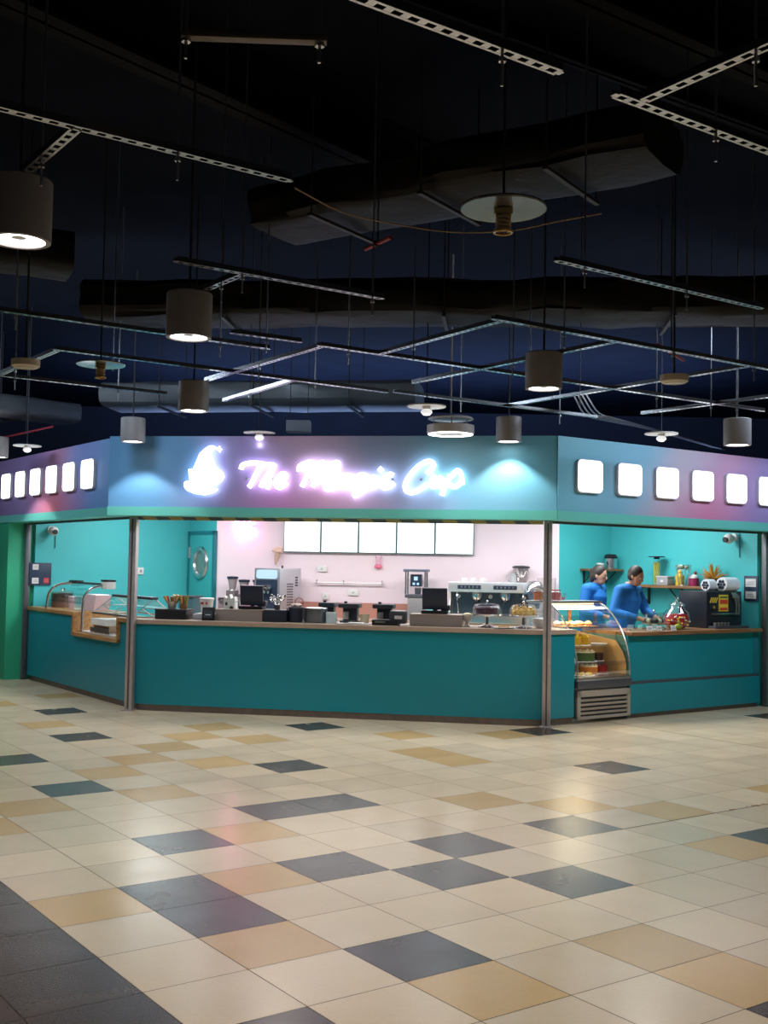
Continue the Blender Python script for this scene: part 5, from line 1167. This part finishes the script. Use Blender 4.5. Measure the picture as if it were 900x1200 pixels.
# rail, ornament, switch plates and screens on the pink wall
YW = 3.618
o = thing('wall_rail', 'thin steel utensil rail on the pink wall', 'rail', FF.p(1.22, YW, 1.37), ANG)
q = MB(); q.tube([(0, -.05, 0), (.96, -.05, 0)], .011, 8); q.build('rail', STEEL, o)
for x in (.02, .4, .94): q = MB(); q.tube([(x, -.05, .0), (x, 0, .0)], .009, 6); q.box(x, -.05, -.02, .012, .03, .06); q.build('rail_bracket', GREY, o)
for k, (x, z) in enumerate(((1.36, 1.14), (1.75, 1.2), (1.3, 1.52))):
    o = thing('socket_plate', ['white socket plate on the pink wall right of the ice-cream machine', 'white socket plate under the middle of the steel rail', 'white plate on the pink wall above the rail end'][k], 'socket', FF.p(x, YW, z), ANG)
    q = MB(); q.box(0, -.008, 0, .14 if k else .09, .014, .085, bev=.004); q.build('plate', WHITE, o)
    q = MB(); q.box(0, -.018, .03, .03, .006, .02); q.build('switch', mat('pale_box_lid', (.5, .5, .53), .4), o)
o = thing('pink_ornament', 'small red-pink wall ornament with two ears below the menu screens', 'ornament', FF.p(2.1, YW, 1.56), ANG)
PK = mat('rose_felt', srgb(232, 120, 150), .7, var=.1); PK2 = mat('pale_rose_felt', srgb(226, 170, 196), .7)
q = MB(); q.sph(0, -.03, .045, .055, .026, .03, 16); q.build('base_bowl', PK, o)
q = MB(); q.sph(0, -.03, .09, .035, .022, .035, 14); q.build('middle', PK2, o)
for s_ in (-1, 1): q = MB(); q.tube([(s_ * .012, -.03, .12), (s_ * .04, -.03, .19)], [.012, .008], 8); q.build('ear', PK2, o)
q = MB(); q.tube([(0, -.02, .06), (0, 0, .06)], .01, 6); q.build('wall_pin', WHITE, o)
SCR = mat('menu_screen_glow', (.9, .9, .9), .3, emis=(.93, 1, 1), es=1.25, var=0)
SFR = mat('screen_bezel', (.1, .2, .22), .3)
GP = [mat('menu_green', srgb(150, 220, 180), .4, emis=srgb(190, 240, 210), es=1.0, var=0), mat('menu_orange', srgb(250, 200, 150), .4, emis=srgb(252, 226, 190), es=1.0, var=0), mat('menu_grey', srgb(200, 220, 220), .4, emis=srgb(222, 236, 238), es=1.0, var=0)]
for k in range(5):
    o = thing('menu_screen', 'glowing white menu screen, %s of the row of five on the pink wall' % ['leftmost', 'second from left', 'middle one', 'second from right', 'rightmost'][k], 'screen', FF.p(1.02 + .532 * k, YW, 1.785), ANG, 'menu screens')
    q = MB(); q.box(0, -.03, 0, .528, .05, .47, bev=.003); q.build('bezel', SFR, o)
    q = MB(); q.box(0, -.057, .013, .504, .004, .444); q.build('display', SCR, o)
    q = MB(); q.prism([(.14, .02), (.245, .02), (.245, .1), (.2, .08)], -.0615, -.0595); q.build('green_corner', GP[0], o)
    q = MB()
    if k in (0, 1): [q.box(-.17 + .05 * (j % 3), -.0605, .09 + .045 * (j // 3), .035, .002, .008) for j in range(9)]; q.build('menu_lines', GP[2], o)
    elif k == 3: q.tube([(.09, -.0605, .33), (.13, -.0605, .31), (.17, -.0605, .32)], .008, 6); q.build('menu_picture', GP[1], o)
    elif k == 4: q.tube(sm([(.15, -.0605, .27), (.17, -.0605, .22), (.2, -.0605, .19), (.24, -.0605, .17)]), .008, 6); q.sph(.17, -.0605, .26, .02, .003, .02, 10); q.build('menu_picture', GP[1], o)
    else: [q.box(-.15 + .06 * j, -.0605, .3, .04, .002, .01) for j in range(4)]; q.build('menu_lines', GP[2], o)
# neon
NEON = mat('pink_neon', (1, .6, .85), .3, emis=(1, .2, .52), es=13, var=0)
NEONB = mat('neon_backing', srgb(236, 208, 226), .4)
o = thing('neon_sign', 'pink neon script in two lines high on the pink wall, its top behind the fascia', 'neon sign', FF.p(.19, YW, 2.1), ANG)
k_ = .0011
def nst(pts): return [( (x - 450) / 900 * .53, -.05, -(y - 430) / 900 * .53) for x, y in pts]
for nm, st in (('neon_stroke', [(150, 450), (190, 330), (240, 200), (300, 210), (250, 330), (330, 300), (340, 340), (290, 350), (380, 340), (430, 250), (420, 350), (480, 290), (500, 340), (560, 250), (600, 330), (690, 300)]),
               ('neon_stroke', [(220, 640), (250, 560), (300, 500), (340, 520), (300, 590), (350, 640), (400, 560), (420, 680), (380, 690), (430, 600), (480, 530), (500, 600), (540, 520), (580, 590), (640, 500), (660, 620), (690, 480)])):
    q = MB(); q.tube(sm(nst(st), 5), .010, 8); q.build(nm, NEON, o)
for x in (-.15, 0, .13): q = MB(); q.tube([(x, -.05, .05 if x else -.08), (x, 0, .05 if x else -.08)], .006, 6); q.build('neon_clip', GREY, o)

# ================================================================== the two staff
def remesh(mb, name, m, parent, vox=.009, smooth=3):
    o = mb.build(name, m, None, smooth=True)
    md = o.modifiers.new('r', 'REMESH'); md.mode = 'VOXEL'; md.voxel_size = vox; md.use_smooth_shade = True
    if smooth: s_ = o.modifiers.new('s', 'SMOOTH'); s_.factor = .5; s_.iterations = smooth
    dg = bpy.context.evaluated_depsgraph_get(); me = bpy.data.meshes.new_from_object(o.evaluated_get(dg))
    old = o.data; o.modifiers.clear(); o.data = me; me.name = name; bpy.data.meshes.remove(old)
    if not me.materials: me.materials.append(m)
    me.shade_smooth(); o.parent = parent
    return o
SKIN = mat('skin', srgb(196, 146, 120), .5, var=.04); HAIR = mat('dark_hair', (.025, .018, .015), .5, var=.3, scale=60)
BLUE = mat('blue_work_shirt', srgb(24, 112, 190), .7, var=.12, scale=9, bump=.2); TRS = mat('dark_trousers', (.02, .022, .03), .7); SHOE = mat('black_shoes', (.015, .015, .015), .5)
def person(label, loc, rz, hands, lean=.0, tilt=.1, hair_long=False):
    o = thing('person', label, 'person', loc, rz)
    sh_z, hip = 1.37, .9; ly = -lean
    shl, shr = Vector((.185, ly, sh_z)), Vector((-.185, ly, sh_z))
    neck = Vector((0, ly - .01, 1.42)); head = Vector((0, ly - .05 - tilt * .15, 1.545))
    HR = Matrix.Rotation(tilt, 4, 'X')
    b = MB()
    b.tube([(0, 0, hip), (0, ly * .3, 1.02), (0, ly * .6, 1.15), (0, ly * .9, 1.3), (0, ly, 1.38), neck, (0, ly - .02, 1.47)], [.14, .125, .135, .145, .11, .055, .052], 16)
    b.sph(*head, .074, .092, .113, 24, HR)                       # skull
    b.sph(*(head + HR @ Vector((0, -.03, -.055))), .055, .06, .06, 18)     # jaw
    b.sph(*(head + HR @ Vector((0, -.094, -.02))), .013, .02, .022, 10)    # nose
    for s_ in (-1, 1): b.sph(*(head + HR @ Vector((s_ * .075, .005, -.01))), .012, .02, .032, 10)   # ears
    joints = {}
    for s_, shd in ((1, shl), (-1, shr)):
        el, wr = [Vector(p) for p in hands[s_]]
        b.sph(*shd, .06, seg=14); b.tube([shd, shd.lerp(el, .5), el], [.052, .047, .04], 12); b.sph(*el, .04, seg=12); b.tube([el, el.lerp(wr, .4), wr], [.04, .038, .027], 12)
        d = (wr - el).normalized(); side = Vector((0, 0, 1)).cross(d).normalized(); upv = d.cross(side)
        palm = wr + d * .045; b.sph(*palm, .022, seg=10); b.tube([wr, wr + d * .085], [.026, .036], 10)
        for k in range(4):
            off = side * (.03 - .02 * k); base = wr + d * .08 + off; L_ = (.062, .075, .07, .055)[k]
            b.tube([base, base + d * L_ * .45 - upv * .006, base + d * L_ * .8 - upv * .03, base + d * L_ * .85 - upv * .05], [.0095, .009, .0085, .007], 8)
        th = wr + d * .03 + side * (.034 * s_); b.tube([th, th + side * (.022 * s_) + d * .03 - upv * .01, th + side * (.024 * s_) + d * .06 - upv * .025], [.013, .011, .009], 8)
        joints[s_] = (shd, el, wr)
        x = s_ * .095; b.tube([(x, 0, hip), (x * 1.05, -.01, .5), (x * 1.05, .01, .3), (x * 1.05, .02, .08)], [.085, .058, .052, .04], 12); b.tube([(x * 1.05, .05, .045), (x * 1.1, -.16, .035)], [.04, .036], 10)
    remesh(b, 'body', SKIN, o, .007, 2)
    c = MB()                                                      # shirt
    c.tube([(0, 0, hip - .06), (0, ly * .3, 1.0), (0, ly * .6, 1.15), (0, ly * .9, 1.29), (0, ly, 1.37), neck], [.175, .16, .165, .172, .135, .07], 18)
    for s_ in (1, -1):
        shd, el, wr = joints[s_]; b1 = wr.lerp(el, .12)
        c.tube([(0, ly, 1.35), shd], [.12, .078], 14); c.sph(*shd, .078, seg=14); c.tube([shd, shd.lerp(el, .5), el], [.076, .066, .058], 12); c.sph(*el, .06, seg=12); c.tube([el, el.lerp(b1, .5), b1], [.058, .052, .042], 12)
    remesh(c, 'shirt', BLUE, o, .011, 3)
    t = MB()
    t.tube([(0, 0, hip + .04), (0, 0, hip - .1)], [.165, .16], 16)
    for s_ in (1, -1): x = s_ * .095; t.tube([(x, 0, hip - .05), (x * 1.05, -.01, .5), (x * 1.05, .01, .3), (x * 1.05, .02, .1)], [.1, .075, .068, .062], 12)
    remesh(t, 'trousers', TRS, o, .014, 2)
    for s_ in (1, -1): q = MB(); q.tube([(s_ * .1, .07, .05), (s_ * .1, -.02, .05), (s_ * .105, -.2, .035)], [.045, .05, .042], 12); sh_o = q.build('shoe', SHOE, o); 
    h = MB()
    h.sph(*(head + HR @ Vector((0, .018, .028))), .084, .096, .105, 22, HR)
    if hair_long: h.sph(*(head + HR @ Vector((0, .075, -.06))), .07, .045, .1, 16); h.sph(*(head + HR @ Vector((0, .1, .03))), .045, .05, .045, 14)
    for s_ in (-1, 1): h.sph(*(head + HR @ Vector((s_ * .07, .03, -.015))), .018, .045, .05, 12)
    remesh(h, 'hair', HAIR, o, .009, 2)
    for s_ in (-1, 1):
        p = head + HR @ Vector((s_ * .03, -.083, .004)); q = MB(); q.sph(*p, .011, .007, .007, 12); q.build('eye', WHITE, o)
        q = MB(); q.sph(p.x, p.y - .0055, p.z, .0052, .003, .0052, 10); q.build('iris', BLACK, o)
        q = MB(); q.tube([p + Vector((-.016, -.004, .018)), p + Vector((0, -.008, .023)), p + Vector((.016, -.004, .018))], .0035, 6); q.build('eyebrow', HAIR, o)
    q = MB(); p = head + HR @ Vector((0, -.088, -.058)); q.sph(*p, .022, .007, .006, 12); q.build('mouth', mat('lips', srgb(158, 84, 78), .5), o)
    return o
person('person in a blue shirt standing behind the right counter, leaning forward with hands at work', FR.p(2.13, .98), FR.rz + .2, {1: ((.27, -.2, 1.13), (.14, -.42, 1.06)), -1: ((-.31, -.1, 1.12), (-.19, -.4, 1.05))}, .12, .35)
person('person in a blue shirt standing farther back, under the shelf with the steel flask', FR.p(2.25, 1.56), FR.rz + .3, {1: ((.25, -.02, 1.1), (.15, -.26, 1.06)), -1: ((-.25, -.02, 1.1), (-.13, -.26, 1.04))}, .03, .2, True)
